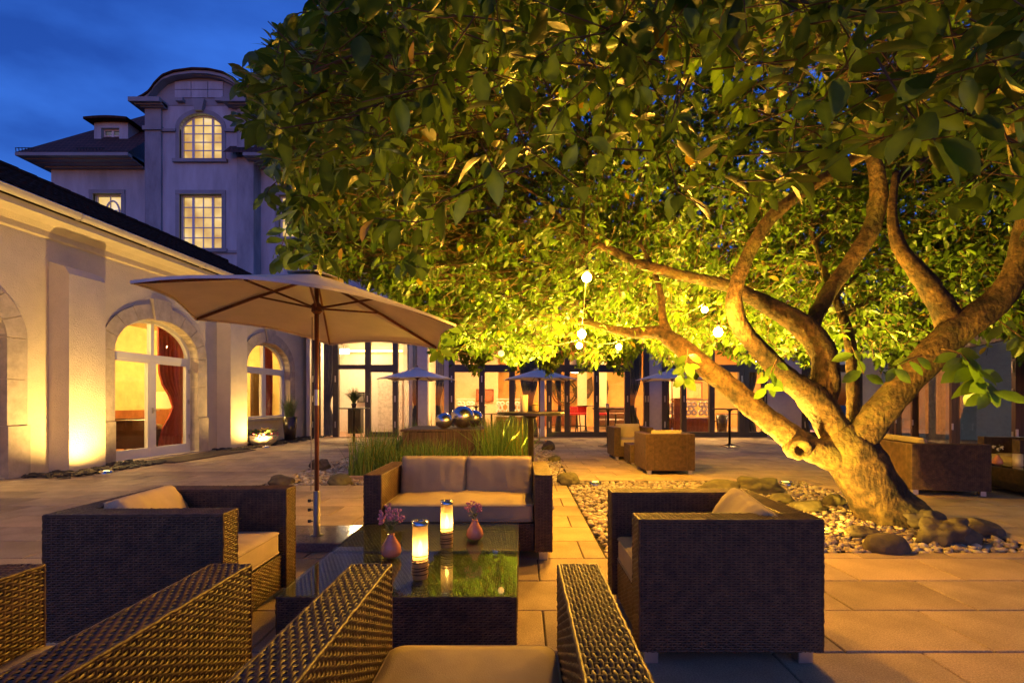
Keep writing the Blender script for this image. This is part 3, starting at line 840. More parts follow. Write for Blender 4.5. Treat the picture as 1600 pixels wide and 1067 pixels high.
# ================================================================== main building far behind
HB = thing('main_building', 'tall old building with curved pediment, hipped tile roof and lit windows', 'building', (0, 0, 0))
YB, YC = 26.0, 25.4
def U(px, Y): return (px - CX) * Y / F
def V(py, Y): return CH + (HY - py) * Y / F
def bfY(Y): return lambda u, v, w: (u, Y - w, v)
fB, fC = bfY(YB), bfY(YC)
def op(x0, x1, ytop, ybot, Y, arch=0):
    o = dict(u0=U(x0, Y), u1=U(x1, Y), v0=V(ybot, Y), vs=V(ytop, Y), rise=0)
    if arch: o['rise'] = (V(arch, Y) - o['vs'])
    return o
w_left = op(146, 190, 303, 372, YB)
w_right = op(436, 478, 305, 370, YB)
w_low = op(281, 347, 304, 388, YC)
w_arch = op(281, 347, 202, 248, YC, arch=178)
eave_v = V(262, YB) - .3
b = MB(); wall_mesh(b, U(80, YB), U(229, YC) + .02, -.1, eave_v + .3, [w_left], fB, .3)
wall_mesh(b, U(398, YC) - .02, U(760, YB), -.1, eave_v + .3, [w_right, op(560, 602, 305, 370, YB)], fB, .3)
b.add([fB(U(80, YB), -.1, 0), fB(U(80, YB), eave_v + .3, 0), fB(U(80, YB), eave_v + .3, -9), fB(U(80, YB), -.1, -9)], [(0, 1, 2, 3)])
b.build('wall', M['stucco2'], HB)
b = MB(); wall_mesh(b, U(254, YC), U(372, YC), -.1, V(160, YC), [w_low, w_arch], fC, .32)
b.build('risalit_wall', M['stucco2'], HB)
for x0, x1 in ((229, 254), (372, 398)):
    b = MB(); rect_uv(b, U(x0, YC), U(x1, YC), -.1, V(206, YC), fC, -.6, .12); b.build('pilaster', M['pilaster'], HB)
    b = MB(); rect_uv(b, U(x0 - 2, YC), U(x1 + 2, YC), V(206, YC), V(200, YC), fC, -.6, .22); rect_uv(b, U(x0, YC), U(x1, YC), V(200, YC), V(166, YC), fC, -.6, .12)
    b.build('capital', M['trim'], HB)
    # projecting cornice block
    b = MB()
    for i, (yy0, yy1, ex) in enumerate(((167, 163, 4), (163, 158, 9), (158, 151, 15))):
        rect_uv(b, U(x0 - ex, YC), U(x1 + (ex if x0 > 300 else 8), YC), V(yy0, YC - .15 - ex * .03), V(yy1, YC - .15 - ex * .03) - .002, fC, -.6, .15 + ex * .03)
    b.build('cornice', M['trim'], HB)
b = MB(); b.box(U(229, YC) + .03, U(398, YC) - .03, YC + .45, YC + 7, -.1, V(150, YC)); b.build('risalit_body', M['stucco2'], HB)
# string course under the arch
for x0, x1 in ((254, 276), (352, 372)):
    b = MB(); rect_uv(b, U(x0, YC), U(x1, YC), V(207, YC), V(203, YC), fC, -.02, .12); b.build('string_course', M['trim'], HB)
# curved pediment
def ped(px): # outline of the curved gable (photo pixels)
    pts = [(212, 152), (222, 147), (232, 140), (240, 128), (252, 116), (270, 109), (300, 105), (325, 106), (348, 111), (366, 121), (378, 134), (390, 144), (404, 150), (414, 153)]
    for (a, ya), (c, yc) in zip(pts[:-1], pts[1:]):
        if a <= px <= c: return ya + (yc - ya) * (px - a) / (c - a)
b = MB(); xs_ = [212 + i * (414 - 212) / 44 for i in range(45)]
for a, c in zip(xs_[:-1], xs_[1:]):
    if a < 238 or c > 392: continue
    slab_uv(b, [(U(a, YC), V(166, YC)), (U(c, YC), V(166, YC)), (U(c, YC), V(ped(c) + 7, YC)), (U(a, YC), V(ped(a) + 7, YC))], fC, -.5, .02)
b.build('gable', M['trim'], HB)
for band, (o0, o1, ww) in enumerate(((0, 3, .5), (3, 9, .42), (9, 13, .25))):
    b = MB()
    for a, c in zip(xs_[:-1], xs_[1:]):
        if band == 2 and (a < 236 or c > 394): continue
        slab_uv(b, [(U(a, YC - ww), V(ped(a) + o1, YC - ww)), (U(c, YC - ww), V(ped(c) + o1, YC - ww)), (U(c, YC - ww), V(ped(c) + o0, YC - ww)), (U(a, YC - ww), V(ped(a) + o0, YC - ww))], fC, -1.2 if band == 0 else -.5, ww)
    b.build('gable_moulding', M['trim'] if band else M['roof'], HB)
for x0, x1 in ((274, 300), (300, 326), (326, 350)):
    for y0, y1 in ((129, 141), (142, 154)):
        b = MB(); rect_uv(b, U(x0, YC) + .02, U(x1, YC) - .02, V(y1, YC), V(y0, YC), fC, 0, .07); b.build('panel', M['stucco2'], HB)
for x0 in (279, 340):
    b = MB(); rect_uv(b, U(x0, YC), U(x0 + 11, YC), V(162, YC), V(157, YC), fC, 0, .25); b.build('bracket', M['trim'], HB)
b = MB(); slab_uv(b, [(U(308, YC), V(176, YC)), (U(319, YC), V(176, YC)), (U(323, YC), V(158, YC)), (U(304, YC), V(158, YC))], fC, -.1, .22); b.build('keystone', M['trim'], HB)
# arch surround and window surrounds
b = MB()
for k in range(16):
    t0, t1 = PI * k / 16, PI * (k + 1) / 16
    slab_uv(b, [ell(w_arch, t0, 0), ell(w_arch, t1, 0), ell(w_arch, t1, .22), ell(w_arch, t0, .22)], fC, -.1, .06)
b.build('window_surround', M['trim'], HB)
def surround(o, f, g=.2, sill=True):
    b = MB(); a, c, d, e = o['u0'], o['u1'], o['v0'], o['vs']
    rect_uv(b, a - g, a, d - .05, e, f, -.1, .05); rect_uv(b, c, c + g, d - .05, e, f, -.1, .05)
    if not o['rise']: rect_uv(b, a - g, c + g, e, e + g, f, -.1, .07)
    b.build('window_surround', M['trim'], HB)
    b = MB(); rect_uv(b, a - g - .1, c + g + .1, d - .22, d - .052, f, -.1, .16); b.build('window_sill', M['trim'], HB)
surround(w_low, fC); surround(w_arch, fC); surround(w_left, fB); surround(w_right, fB)
b = MB(); rect_uv(b, U(254, YC), U(372, YC), V(396, YC), V(392, YC), fC, -.02, .09); b.build('string_course', M['trim'], HB)
def lit_pane(name, c, s):
    m, nt, bb = new_mat(name)
    tc = nt.nodes.new('ShaderNodeTexCoord'); n = nt.nodes.new('ShaderNodeTexNoise'); n.inputs['Scale'].default_value = .9; n.inputs['Detail'].default_value = 3
    nt.links.new(tc.outputs['Object'], n.inputs['Vector'])
    rp = nt.nodes.new('ShaderNodeValToRGB'); rp.color_ramp.elements[0].position = .36; rp.color_ramp.elements[0].color = (c[0] * .62, c[1] * .50, c[2] * .30, 1); q_ = rp.color_ramp.elements.new(.86); q_.color = (c[0], c[1] * 1.2, c[2] * 2.2, 1)
    rp.color_ramp.elements[1].position = .6; rp.color_ramp.elements[1].color = (*c, 1)
    nt.links.new(n.outputs['Fac'], rp.inputs['Fac']); nt.links.new(rp.outputs['Color'], bb.inputs['Emission Color']); bb.inputs['Emission Strength'].default_value = s
    bb.inputs['Base Color'].default_value = (.1, .09, .07, 1); bb.inputs['Roughness'].default_value = .1
    return m
M['litpane'] = lit_pane('lit window pane', (1.0, .66, .19), .66)
M['dimpane'] = lit_pane('faintly glowing pane', (.30, .32, .42), .2)  # dormer panes get a faint blue glow of their own, no lamp behind
def grid_window(o, f, cols, nrow, thick, pm, arch=False, heavy=()):
    a, c, d = o['u0'], o['u1'], o['v0']; tp = o['vs'] + o['rise']
    fr = MB(); w0, w1 = -.26, -.18
    e = .07
    rect_uv(fr, a, a + e, d, o['vs'], f, w0, w1); rect_uv(fr, c - e, c, d, o['vs'], f, w0, w1); rect_uv(fr, a + e, c - e, d, d + e, f, w0, w1)
    if o['rise']:
        for k in range(16):
            t0, t1 = PI * k / 16, PI * (k + 1) / 16
            slab_uv(fr, [ell(o, t0, 0), ell(o, t1, 0), ell(o, t1, -e), ell(o, t0, -e)], f, w0, w1)
    else: rect_uv(fr, a + e, c - e, tp - e, tp, f, w0, w1)
    def top(u):
        if not o['rise']: return tp - e
        t = (u - (a + c) / 2) / ((c - a) / 2 - e * .5)
        return o['vs'] + (o['rise'] - e) * math.sqrt(max(0, 1 - t * t))
    us = [a + e + (c - a - 2 * e) * s for s in cols]
    vs2 = [d + e + (tp - e - d - e) * k / nrow for k in range(nrow + 1)]
    for i, u in enumerate(us[1:-1]):
        t = thick * (2.4 if i in heavy else 1)
        rect_uv(fr, u - t / 2, u + t / 2, d + e, top(u), f, w0 + .005, w1 + (.01 if i in heavy else -.005))
    for v in vs2[1:-1]:
        ua, ub = a + e, c - e
        if o['rise'] and v > o['vs']:
            q = math.sqrt(max(0, 1 - ((v - o['vs']) / (o['rise'] - e * .5)) ** 2)); mid = (a + c) / 2; hh = (c - a) / 2 - e
            ua, ub = mid - hh * q, mid + hh * q
        rect_uv(fr, ua, ub, v - thick / 2, v + thick / 2, f, w0 + .008, w1 - .008)
    part = fr.build('window', M['white'], HB)
    for i in range(len(us) - 1):
        for k in range(nrow):
            u0_, u1_ = us[i] + thick / 2, us[i + 1] - thick / 2
            v0_, v1_ = vs2[k] + thick / 2, vs2[k + 1] - thick / 2
            ta, tb = min(v1_, top(u0_)), min(v1_, top(u1_))
            if o['rise']:
                um = (u0_ + u1_) / 2
                if max(ta, tb) <= v0_ + .03: continue
                ta, tb = max(ta, v0_ + .005), max(tb, v0_ + .005)
            g = MB(); slab_uv(g, [(u0_, v0_), (u1_, v0_), (u1_, tb), (u0_, ta)], f, -.235, -.23); g.build('pane', pm, part)
grid_window(w_low, fC, [0, .25, .5, .75, 1], 5, .05, M['litpane'], heavy=(0, 2))
grid_window(w_arch, fC, [0, .25, .5, .75, 1], 5, .05, M['litpane'], heavy=(0, 2))
grid_window(w_right, fB, [0, .33, .67, 1], 5, .05, M['litpane'], heavy=(0,))
grid_window(w_left, fB, [0, .5, 1], 3, .05, M['litpane'])
b = MB(); cu, cv = (w_left['u0'] + w_left['u1']) / 2 + .15, V(335, YB)   # arched muntin in the left window
b.tube([(cu + .38 * math.cos(PI * k / 12), YB + .16, cv + .75 * math.sin(PI * k / 12)) for k in range(13)], .05, 6); b.build('arched_muntin', M['white'], HB)
# eaves and hipped roof
def eave(x0, x1, left_open):
    b = MB()
    for (py0, py1, ex) in ((262, 255, .25), (255, 249, .6), (249, 243, .95), (243, 238, 1.25)):
        u0 = U(x0, YB) - (ex * .5 if left_open else 0)
        rect_uv(b, u0, U(x1, YB), V(py0, YB - ex), V(py1, YB - ex) - .002, fB, -9 if left_open else -.3, ex)
    b.build('eave', M['trim'], HB)
eave(80, 229, True); eave(400, 760, False)
zb = V(238, YB - 1.25); zr = V(176, YB + 3.6)
b = MB()
xl, xr = U(80, YB) - .63, U(229, YB)
b.add([(xl, YB - 1.25, zb), (xr, YB - 1.25, zb), (xr, YB + 3.6, zr), (xl + 3.4, YB + 3.6, zr), (xl, YB + 9, zb)], [(0, 1, 2, 3), (0, 3, 4)])
xl2, xr2 = U(400, YB), U(760, YB)
b.add([(xl2 - 1.0, YB - 1.25, zb), (xr2, YB - 1.25, zb), (xr2, YB + 3.6, zr), (xl2 - 1.0, YB + 3.6, zr)], [(0, 1, 2, 3)])
def tile_mat():
    m, nt, bb = new_mat('far tile rows')
    tc = nt.nodes.new('ShaderNodeTexCoord'); br = nt.nodes.new('ShaderNodeTexBrick')
    mp = nt.nodes.new('ShaderNodeMapping'); mp.inputs['Rotation'].default_value = (R(90), 0, 0)
    nt.links.new(tc.outputs['Object'], mp.inputs[0]); nt.links.new(mp.outputs[0], br.inputs['Vector'])
    br.inputs['Scale'].default_value = 1.0; br.inputs['Brick Width'].default_value = .22; br.inputs['Row Height'].default_value = .26; br.inputs['Mortar Size'].default_value = .02
    br.inputs['Color1'].default_value = (.11, .05, .04, 1); br.inputs['Color2'].default_value = (.07, .035, .03, 1); br.inputs['Mortar'].default_value = (.02, .012, .01, 1)
    nt.links.new(br.outputs['Color'], bb.inputs['Base Color']); bb.inputs['Roughness'].default_value = .8
    bp = nt.nodes.new('ShaderNodeBump'); bp.inputs['Strength'].default_value = .6; nt.links.new(br.outputs['Fac'], bp.inputs['Height']); bp.invert = True
    nt.links.new(bp.outputs['Normal'], bb.inputs['Normal'])
    return m
M['fartile'] = tile_mat()
rf = b.build('roof', M['fartile'], HB)
b = MB(); b.beam((xl + 3.2, YB + 3.6, zr + .08), (xr + 1, YB + 3.6, zr + .08), .5, .28); b.build('ridge', M['roof'], rf)
for x0, x1 in ((56, 82), (148, 188), (382, 410)):
    b = MB(); zz = zb + .02; yy = YB - 1.0
    b.beam((U(x0, YB), yy, zz + .32), (U(x1, YB), yy, zz + .32), .03, .03)
    k = U(x0, YB)
    while k < U(x1, YB): b.beam((k, yy, zz), (k, yy - .05, zz + .32), .025, .025); k += .16
    b.build('snow_guard', M['iron'], rf)
# dormer
YD = YB + .2; fD = bfY(YD)
dw = op(158, 186, 200, 228, YD)
b = MB(); wall_mesh(b, U(147, YD), U(200, YD), V(234, YD), V(190, YD), [dw], fD, .2)
for uu in (U(147, YD), U(200, YD)): b.add([fD(uu, V(234, YD), 0), fD(uu, V(190, YD), 0), fD(uu, V(190, YD), -3.5), fD(uu, V(234, YD), -3.5)], [(0, 1, 2, 3)])
b.build('dormer', M['stucco2'], HB)
b = MB(); uu0, uu1 = U(140, YD), U(207, YD); n = 10; vs_ = []
for yy in (YD - .4, YD + 3.6):
    for k in range(n + 1):
        t = k / n; vs_.append((uu0 + (uu1 - uu0) * t, yy, V(190, YD) + .03 + .07 * math.sin(PI * t)))
    for k in range(n + 1):
        t = k / n; vs_.append((uu0 + (uu1 - uu0) * t, yy, V(190, YD) - .09 + .06 * math.sin(PI * t)))
m_ = n + 1; fs = []
for k in range(n):
    fs += [(k, k + 1, 2 * m_ + k + 1, 2 * m_ + k), (m_ + k, 3 * m_ + k, 3 * m_ + k + 1, m_ + k + 1), (k, m_ + k, m_ + k + 1, k + 1)]
b.add(vs_, fs); b.build('dormer_roof', M['roof'], HB)
grid_window(dw, fD, [0, .5, 1], 3, .05, M['dimpane'], heavy=(0,))

# ================================================================== glass pavilion across the back
YF = 17.6
PV = thing('glass_pavilion', 'single-storey glass-fronted dining hall with dark frames across the courtyard back', 'building', (0, 0, 0))
fF = bfY(YF)
XL, XR = U(484, YF), 12.6
ZT = V(577, YF)          # top of the doors
ZC = 3.85                # ceiling
# roof slab, floor, back wall
b = MB(); b.box(XL - .5, XR + .6, YF - .35, 25.2, ZC + .02, ZC + .55); b.build('roof', M['frame'], PV)
b = MB(); b.box(XL, XR, YF - .12, 25.0, -.07, .028); b.build('interior_floor', mat('dining floor', (.36, .20, .12), .35, scale=3, var=.2), PV)
b = MB(); b.box(XL, XR, YF + .1, 25.0, ZC - .06, ZC + .01); b.build('ceiling', mat('plaster ceiling', (.66, .55, .42), .8), PV)
XM = U(632, YF) + .1     # lobby / dining hall divide
lob = mat('lobby wall', (.72, .62, .52), .8, var=.05)
b = MB(); b.box(XL, XM, 20.6, 20.75, .03, ZC - .065); b.box(XM, XM + .12, YF + .25, 24.7, .03, ZC - .066); b.box(XL - .12, XL, YF, 24.7, -.05, ZC + .01); b.build('lobby_wall', lob, PV)
ochre = mat('ochre hall wall', (.62, .33, .10), .8, scale=1.6, var=.2)
b = MB(); b.box(XM + .12, XR, 24.7, 24.85, .03, ZC - .065); b.build('hall_wall', ochre, PV)
cream = mat('cream hall wall', (.70, .52, .34), .8, var=.06)
for x0, x1, yy in ((706, 778, 23.6), (903, 917, 22.5), (936, 948, 22.5), (1036, 1066, 21.6)):
    b = MB(); b.box(U(x0, yy), U(x1, yy), yy, yy + .25, .03, ZC - .07); b.build('partition', cream, PV)
# lobby fittings
b = MB(); b.box(U(590, 20.5), U(628, 20.5), 20.52, 20.6, .03, 2.3); b.build('lobby_door', mat('lobby door', (.60, .50, .40), .5), PV)
# masonry piers between bays
pierm = mat('facade plaster', (.55, .50, .47), .85, var=.06)
for x0, x1 in ((652, 668), (694, 702), (842, 851), (1014, 1036), (1198, 1252), (1346, 1388)):
    b = MB(); b.box(U(x0, YF), U(x1, YF), YF - .02, YF + .28, -.02, ZC + .015); b.build('facade_pier', pierm, PV)
def post(x, w=8, d=.16, z0=0.0, z1=None):
    b = MB(); b.box(U(x - w / 2, YF), U(x + w / 2, YF), YF - .06, YF - .06 + d, z0, ZC + .012 if z1 is None else z1); return b.build('frame_post', M['frame'], PV)
def rail(x0, x1, z0, z1, d=.14):
    b = MB(); b.box(U(x0, YF), U(x1, YF), YF - .05, YF - .05 + d, z0, z1); return b.build('frame_rail', M['frame'], PV)
def pane(x0, x1, z0, z1):
    b = MB(); b.box(U(x0, YF), U(x1, YF), YF + .02, YF + .028, z0, z1); return b.build('pane', M['pane'], PV)
def bay(posts, w=8, open_=(), doors=True):
    for x in posts:
        post(x, w)
        for hz in (.35, 1.25, 1.95):
            if random.random() < .6:
                b = MB(); b.box(U(x - .8, YF), U(x + .8, YF), YF - .085, YF - .062, hz, hz + .22); b.build('hinge', M['alu'], PV)
    for i, (a, c) in enumerate(zip(posts[:-1], posts[1:])):
        a2, c2_ = a + w / 2, c - w / 2
        rail(a2, c2_, ZT, ZT + .16)
        rail(a2, c2_, ZC - .14, ZC + .011)
        pane(a2, c2_, ZT + .16, ZC - .14)
        if i in open_: continue
        rail(a2, c2_, .03, .2); rail(a2, c2_, ZT - .1, ZT - .002)
        pane(a2, c2_, .2, ZT - .1)
bay([525, 575, 618], 8, open_=(0,))
bay([490, 497], 5)
bay([706, 753, 800], 9)
bay([858, 886, 932, 980], 8)
bay([1008, 1012], 4)
bay([1038, 1068, 1112, 1158], 8)
bay([1166, 1194], 7)
bay([1256, 1300, 1342], 8)
for a, c in ((630, 650), (672, 692), (804, 840), (984, 1006)):
    pane(a, c, .1, ZC - .02); rail(a, c, ZC - .02, ZC + .01); rail(a, c, .03, .1)
# curtains gathered beside the bays
def fcurtain(x0, x1, tie_left, yy=.32):
    n = 36; vs_ = []; fs = []; rv = 14
    for j in range(rv + 1):
        v = .05 + (ZC - .2) * j / rv
        for i in range(n + 1):
            s = i / n; uu = x0 + (x1 - x0) * s
            sq = math.exp(-((v - 1.15) / .6) ** 2) * .55
            an = x0 if tie_left else x1
            uu += (an - uu) * sq
            vs_.append((U(uu, YF), YF + yy + .045 * math.sin(s * 9 * PI), v))
    for j in range(rv):
        for i in range(n): fs.append((j * (n + 1) + i, j * (n + 1) + i + 1, (j + 1) * (n + 1) + i + 1, (j + 1) * (n + 1) + i))
    b = MB(); b.add(vs_, fs); return b.build('curtain', M['curtain'], PV, True)
for a in ((500, 524, True), (633, 651, False), (678, 694, True), (812, 826, False), (826, 842, True), (867, 878, False), (985, 1006, True), (1040, 1050, False), (1168, 1190, True), (1258, 1275, True)): fcurtain(*a)

# --- lamps in the hall and lobby
def disc_lamp(label, x, y_, z, r, s, col=(1.0, .56, .18)):
    t = thing('ceiling_lamp', label, 'lamp', (x, y_, z), 0, 'dining hall ceiling lamps')
    b = MB(); b.lathe([(r, -.05), (r * .8, -.10), (.01, -.12)], 20); b.build('diffuser', emit('hall lamp', col, s), t, True)
    b = MB(); b.lathe([(r + .02, 0), (r + .02, -.05)], 20); b.build('housing', M['chrome'], t)
disc_lamp('round ceiling lamp in the white lobby', U(560, 19), 19.0, ZC - .06, .28, 230, (1, .66, .30))
for i, (px, yy) in enumerate(((745, 20), (830, 21.5), (990, 21), (1075, 19.5), (1150, 20.5), (1225, 19.8), (1318, 20.2))):  # the last two lamps are added to brighten the far facade
    disc_lamp(('round ceiling lamp over the scroll screen left of the middle parasol', 'round ceiling lamp behind the middle parasol', 'round ceiling lamp behind the leaning limb at the tall curtain', 'round ceiling lamp over the wooden bar counter', 'round ceiling lamp at the right end of the hall', 'added ceiling lamp brightening the facade behind the thick slanting limb', 'added ceiling lamp brightening the facade behind the thin upright limb')[i], U(px, yy), yy, ZC - .06, .3, 340)
b = MB(); b.box(U(545, 20.3), U(628, 20.3), 20.3, 20.42, 3.30, 3.36); cl = tag(b.build('cove_light', emit('cove strip', (1.0, .72, .22), 6)), 'yellow cove light strip along the lobby ceiling', 'light strip')
pl = thing('pendant_lamp', 'white dome pendant lamp glowing behind the string of bulbs', 'lamp', (U(899, 19), 19.0, 0))
b = MB(); b.lathe([(.05, 2.9), (.16, 2.84), (.30, 2.62), (.36, 2.42)], 24, cap=False); b.build('shade', mat('white enamel', (.8, .75, .68), .4), pl, True)
b = MB(); b.lathe([(.001, 2.34), (.2, 2.38), (.34, 2.45)], 20); b.build('diffuser', emit('pendant glow', (1, .82, .5), 9), pl, True)
b = MB(); b.tube([(0, 0, 2.9), (0, 0, ZC - .06)], .012, 6); b.build('cord', M['iron'], pl)
ex = thing('exit_sign', 'small glowing exit sign with running figure on the lobby ceiling', 'sign', (U(537, 18.6), 18.6, V(549, 18.6)))
b = MB(); b.box(-.19, .19, 0, .04, -.1, .1); b.build('panel', emit('exit panel', (.35, .75, .95), 2.5), ex)
b = MB(); b.lathe([(.001, -.018), (.018, 0), (.001, .018)], 10, (.01, -.004, .065))
for p0, p1 in (((0, 0, .04), (-.02, 0, -.01)), ((-.02, 0, -.01), (.03, 0, -.04)), ((.03, 0, -.04), (.02, 0, -.085)), ((-.02, 0, -.01), (-.05, 0, -.05)), ((-.05, 0, -.05), (-.09, 0, -.055)), ((0, 0, .035), (.05, 0, .01)), ((0, 0, .035), (-.05, 0, .015))):
    b.beam((p0[0], -.004, p0[2]), (p1[0], -.004, p1[2]), .006, .022, (0, 1, 0))
b.build('running_figure', emit('exit figure', (1, 1, 1), 9), ex)
b = MB(); b.box(-.01, .01, .01, .03, .1, ZC - .06 - V(549, 18.6)); b.build('hanger', M['chrome'], ex)

# --- scroll-cut white screens on wooden counters
def scroll_screen(label, x0, x1, yy, z0, z1, group='scroll cut screens in the hall'):
    t = thing('scroll_screen', label, 'screen', ((U(x0, yy) + U(x1, yy)) / 2, yy, 0), 0, group)
    W = U(x1, yy) - U(x0, yy); b = MB()
    b.box(-W / 2, W / 2, -.02, .02, z0, z0 + .05); b.box(-W / 2, W / 2, -.02, .02, z1 - .05, z1)
    n = max(1, round(W / .42)); uw = W / n; Hh = z1 - z0 - .1
    for i in range(n):
        for sg in (-1, 1):
            c = -W / 2 + uw * (i + .5)
            pts = []
            for k in range(29):
                tt = k / 28
                ang = tt * 2 * PI
                if tt < .5:
                    th = PI * 2 * 1.15 * (1 - tt * 2); rr = uw * (.10 + .13 * tt * 2)
                    pts.append((c + sg * (uw * .25 + rr * math.cos(th + 1.2)), 0, z0 + .05 + Hh * .28 + rr * 1.1 * math.sin(th + 1.2)))
                else:
                    th = -PI * 2 * 1.15 * (tt * 2 - 1); rr = uw * (.23 - .13 * (tt * 2 - 1))
                    pts.append((c + sg * (uw * .22 - rr * math.cos(th + 1.2)), 0, z0 + .05 + Hh * .74 - rr * 1.1 * math.sin(th + 1.2)))
            b.tube(pts, .042, 6)
    b.build('fretwork', M['white'], t)
    b = MB(); nb = max(2, round(W / .14))
    b.box(-W / 2, W / 2, .0, .3, .03, z0 - .002); b.build('counter', M['darkwood'], t)
    for i in range(nb):
        b = MB(); b.bbox(-W / 2 + W * i / nb + .004, -W / 2 + W * (i + 1) / nb - .004, -.025, .0, .05, z0 - .01, .006); b.build('plank', M['darkwood'], t)
scroll_screen('white scroll-cut screen behind the steel spheres', 713, 742, 21.5, .62, 1.4)
scroll_screen('white scroll-cut screen on dark counter left of the middle parasol pole', 775, 818, 21.5, .62, 1.4)
scroll_screen('white scroll-cut screen on red-brown counter below the orange picture', 1070, 1110, 19.2, .62, 1.36)
scroll_screen('narrow white scroll-cut screen left of the red-brown counter post', 1042, 1054, 19.2, .62, 1.36)
b = MB(); b.box(U(1054, 19.1), U(1068, 19.1), 19.1, 19.4, .03, 1.4); tag(b.build('counter_post', M['darkwood']), 'red-brown wooden post between two scroll screens', 'post')
# pictures
def picture(label, x0, x1, y0, y1, yy, m, fr=None):
    t = thing('picture', label, 'picture', (U((x0 + x1) / 2, yy), yy, V((y0 + y1) / 2, yy)))
    w, h = (U(x1, yy) - U(x0, yy)) / 2, (V(y0, yy) - V(y1, yy)) / 2
    b = MB(); b.box(-w, w, 0, .03, -h, h); b.build('canvas', m, t)
    b = MB(); e = .04
    for q in ((-w - e, w + e, -.02, .035, h, h + e), (-w - e, w + e, -.02, .035, -h - e, -h), (-w - e, -w, -.02, .035, -h, h), (w, w + e, -.02, .035, -h, h)): b.box(*q)
    b.build('picture_frame', fr or M['darkwood'], t)
picture('reddish brown picture on the cream hall partition', 745, 770, 609, 626, 23.5, mat('rust print', (.35, .10, .05), .7, var=.3, scale=4))
picture('orange picture above the scroll screen on the counter', 1072, 1096, 598, 622, 21.4, mat('orange print', (.62, .24, .10), .7, var=.4, scale=3))
picture('small framed picture on the lobby wall beside the plant', 560, 568, 614, 627, 20.5, mat('dark print', (.12, .10, .08), .6), M['iron'])
# dark painted ornament on the ochre wall: an abstract ring and wing shapes
mural = thing('wall_ornament', 'large dark ring and wing ornament on the ochre hall wall', 'wall art', (U(900, 24.6), 24.6, 0))
yy = 24.6; ur = lambda px: U(px, yy) - U(900, yy)
b = MB()
for rad in (.62, .50):
    b.tube([(ur(882) + rad * math.cos(2 * PI * k / 28), -.02, V(613, yy) + rad * math.sin(2 * PI * k / 28)) for k in range(29)], .035, 6)
for k in range(7):
    th = 2 * PI * k / 7; b.beam((ur(882), -.02, V(613, yy)), (ur(882) + .5 * math.cos(th), -.02, V(613, yy) + .5 * math.sin(th)), .03, .03, (0, 1, 0))
dk = mat('dark umber ornament', (.07, .035, .015), .7, var=.4, scale=6)
b.build('ring', dk, mural)
for pts in ([(894, 608), (906, 600), (925, 588), (927, 610), (920, 622), (908, 626), (898, 620)], [(868, 600), (858, 592), (850, 604), (856, 616), (866, 612)], [(872, 592), (892, 600), (904, 592), (900, 590), (890, 596), (876, 588)]):
    b = MB(); n = len(pts)
    f_ = lambda u, v, w: (u, -w, v)
    slab_uv(b, [(ur(a), V(c, yy)) for a, c in pts], f_, .01, .05); b.build('wing_shape', dk, mural)
for sx in (944, 800):
    st = MB(); pts = [(sx, 592), (sx + 5, 594), (sx + 7, 606), (sx + 4, 628), (sx + 6, 640), (sx - 1, 640), (sx + 1, 620), (sx - 4, 606)]
    slab_uv(st, [(ur(a), V(c, yy)) for a, c in pts], f_, .01, .05); st.build('figure_shape', dk, mural)

# dining tables with chairs deeper in the hall
def cafe_chair(label, x, y_, rz):
    t = thing('cafe_chair', label, 'chair', (x, y_, .03), rz, 'cafe chairs in the hall')
    b = MB(); b.bbox(-.21, .21, -.21, .21, .43, .48, .01); b.build('seat', M['leather'], t)
    b = MB(); b.bbox(-.2, .2, .18, .215, .58, .92, .01); b.build('backrest', M['leather'], t)
    for sx in (-1, 1):
        b = MB(); b.beam((sx * .19, -.19, 0), (sx * .19, -.19, .43), .035, .035); b.build('leg', M['darkwood'], t)
        b = MB(); b.beam((sx * .19, .19, 0), (sx * .19, .2, .92), .035, .035); b.build('leg', M['darkwood'], t)
def cafe_table(label, x, y_):
    t = thing('cafe_table', label, 'table', (x, y_, .03), 0, 'cafe tables in the hall')
    b = MB(); b.bbox(-.4, .4, -.4, .4, .72, .76, .008); b.build('table_top', M['darkwood'], t)
    b = MB(); b.lathe([(.26, 0), (.26, .02), (.04, .05), (.04, .72)], 18); b.build('pedestal', M['iron'], t)
cafe_table('square wooden table behind the scroll screen bay', U(768, 20.2), 20.2)
cafe_chair('brown cafe chair left of the square table in the scroll screen bay', U(746, 20.1), 20.1, R(90))
cafe_chair('brown cafe chair right of the square table in the scroll screen bay', U(790, 20.3), 20.3, R(-90))
cafe_table('square wooden table at the right end of the hall', U(1140, 20.4), 20.4)
cafe_chair('brown cafe chair at the table at the right end of the hall', U(1120, 20.2), 20.2, R(80))
cafe_table('square wooden table behind the lone red stool', U(962, 20.8), 20.8)
# --- bar stools and tables indoors
def bar_stool(label, x, y_, rz):
    t = thing('bar_stool', label, 'bar stool', (x, y_, .03), rz, 'red bar stools in the hall')
    b = MB(); b.bbox(-.22, .22, -.21, .21, .70, .78, .02); b.build('seat', M['redseat'], t)
    b = MB(); b.bbox(-.22, .22, .17, .23, .78, 1.04, .02); b.build('backrest', M['redseat'], t)
    for sx in (-1, 1):
        for sy in (-1, 1):
            b = MB(); b.beam((sx * .22, sy * .21, 0), (sx * .17, sy * .16, .7), .03, .03); b.build('leg', M['iron'], t)
    b = MB()
    for a, c in (((-.2, -.19, .25), (.2, -.19, .25)), ((-.2, .19, .25), (.2, .19, .25)), ((-.2, -.19, .25), (-.2, .19, .25)), ((.2, -.19, .25), (.2, .19, .25))): b.beam(a, c, .02, .02)
    b.build('footrest', M['iron'], t)
bar_stool('red bar stool left of the pair behind the glass under the pendant', U(897, 20), 20.0, R(10))
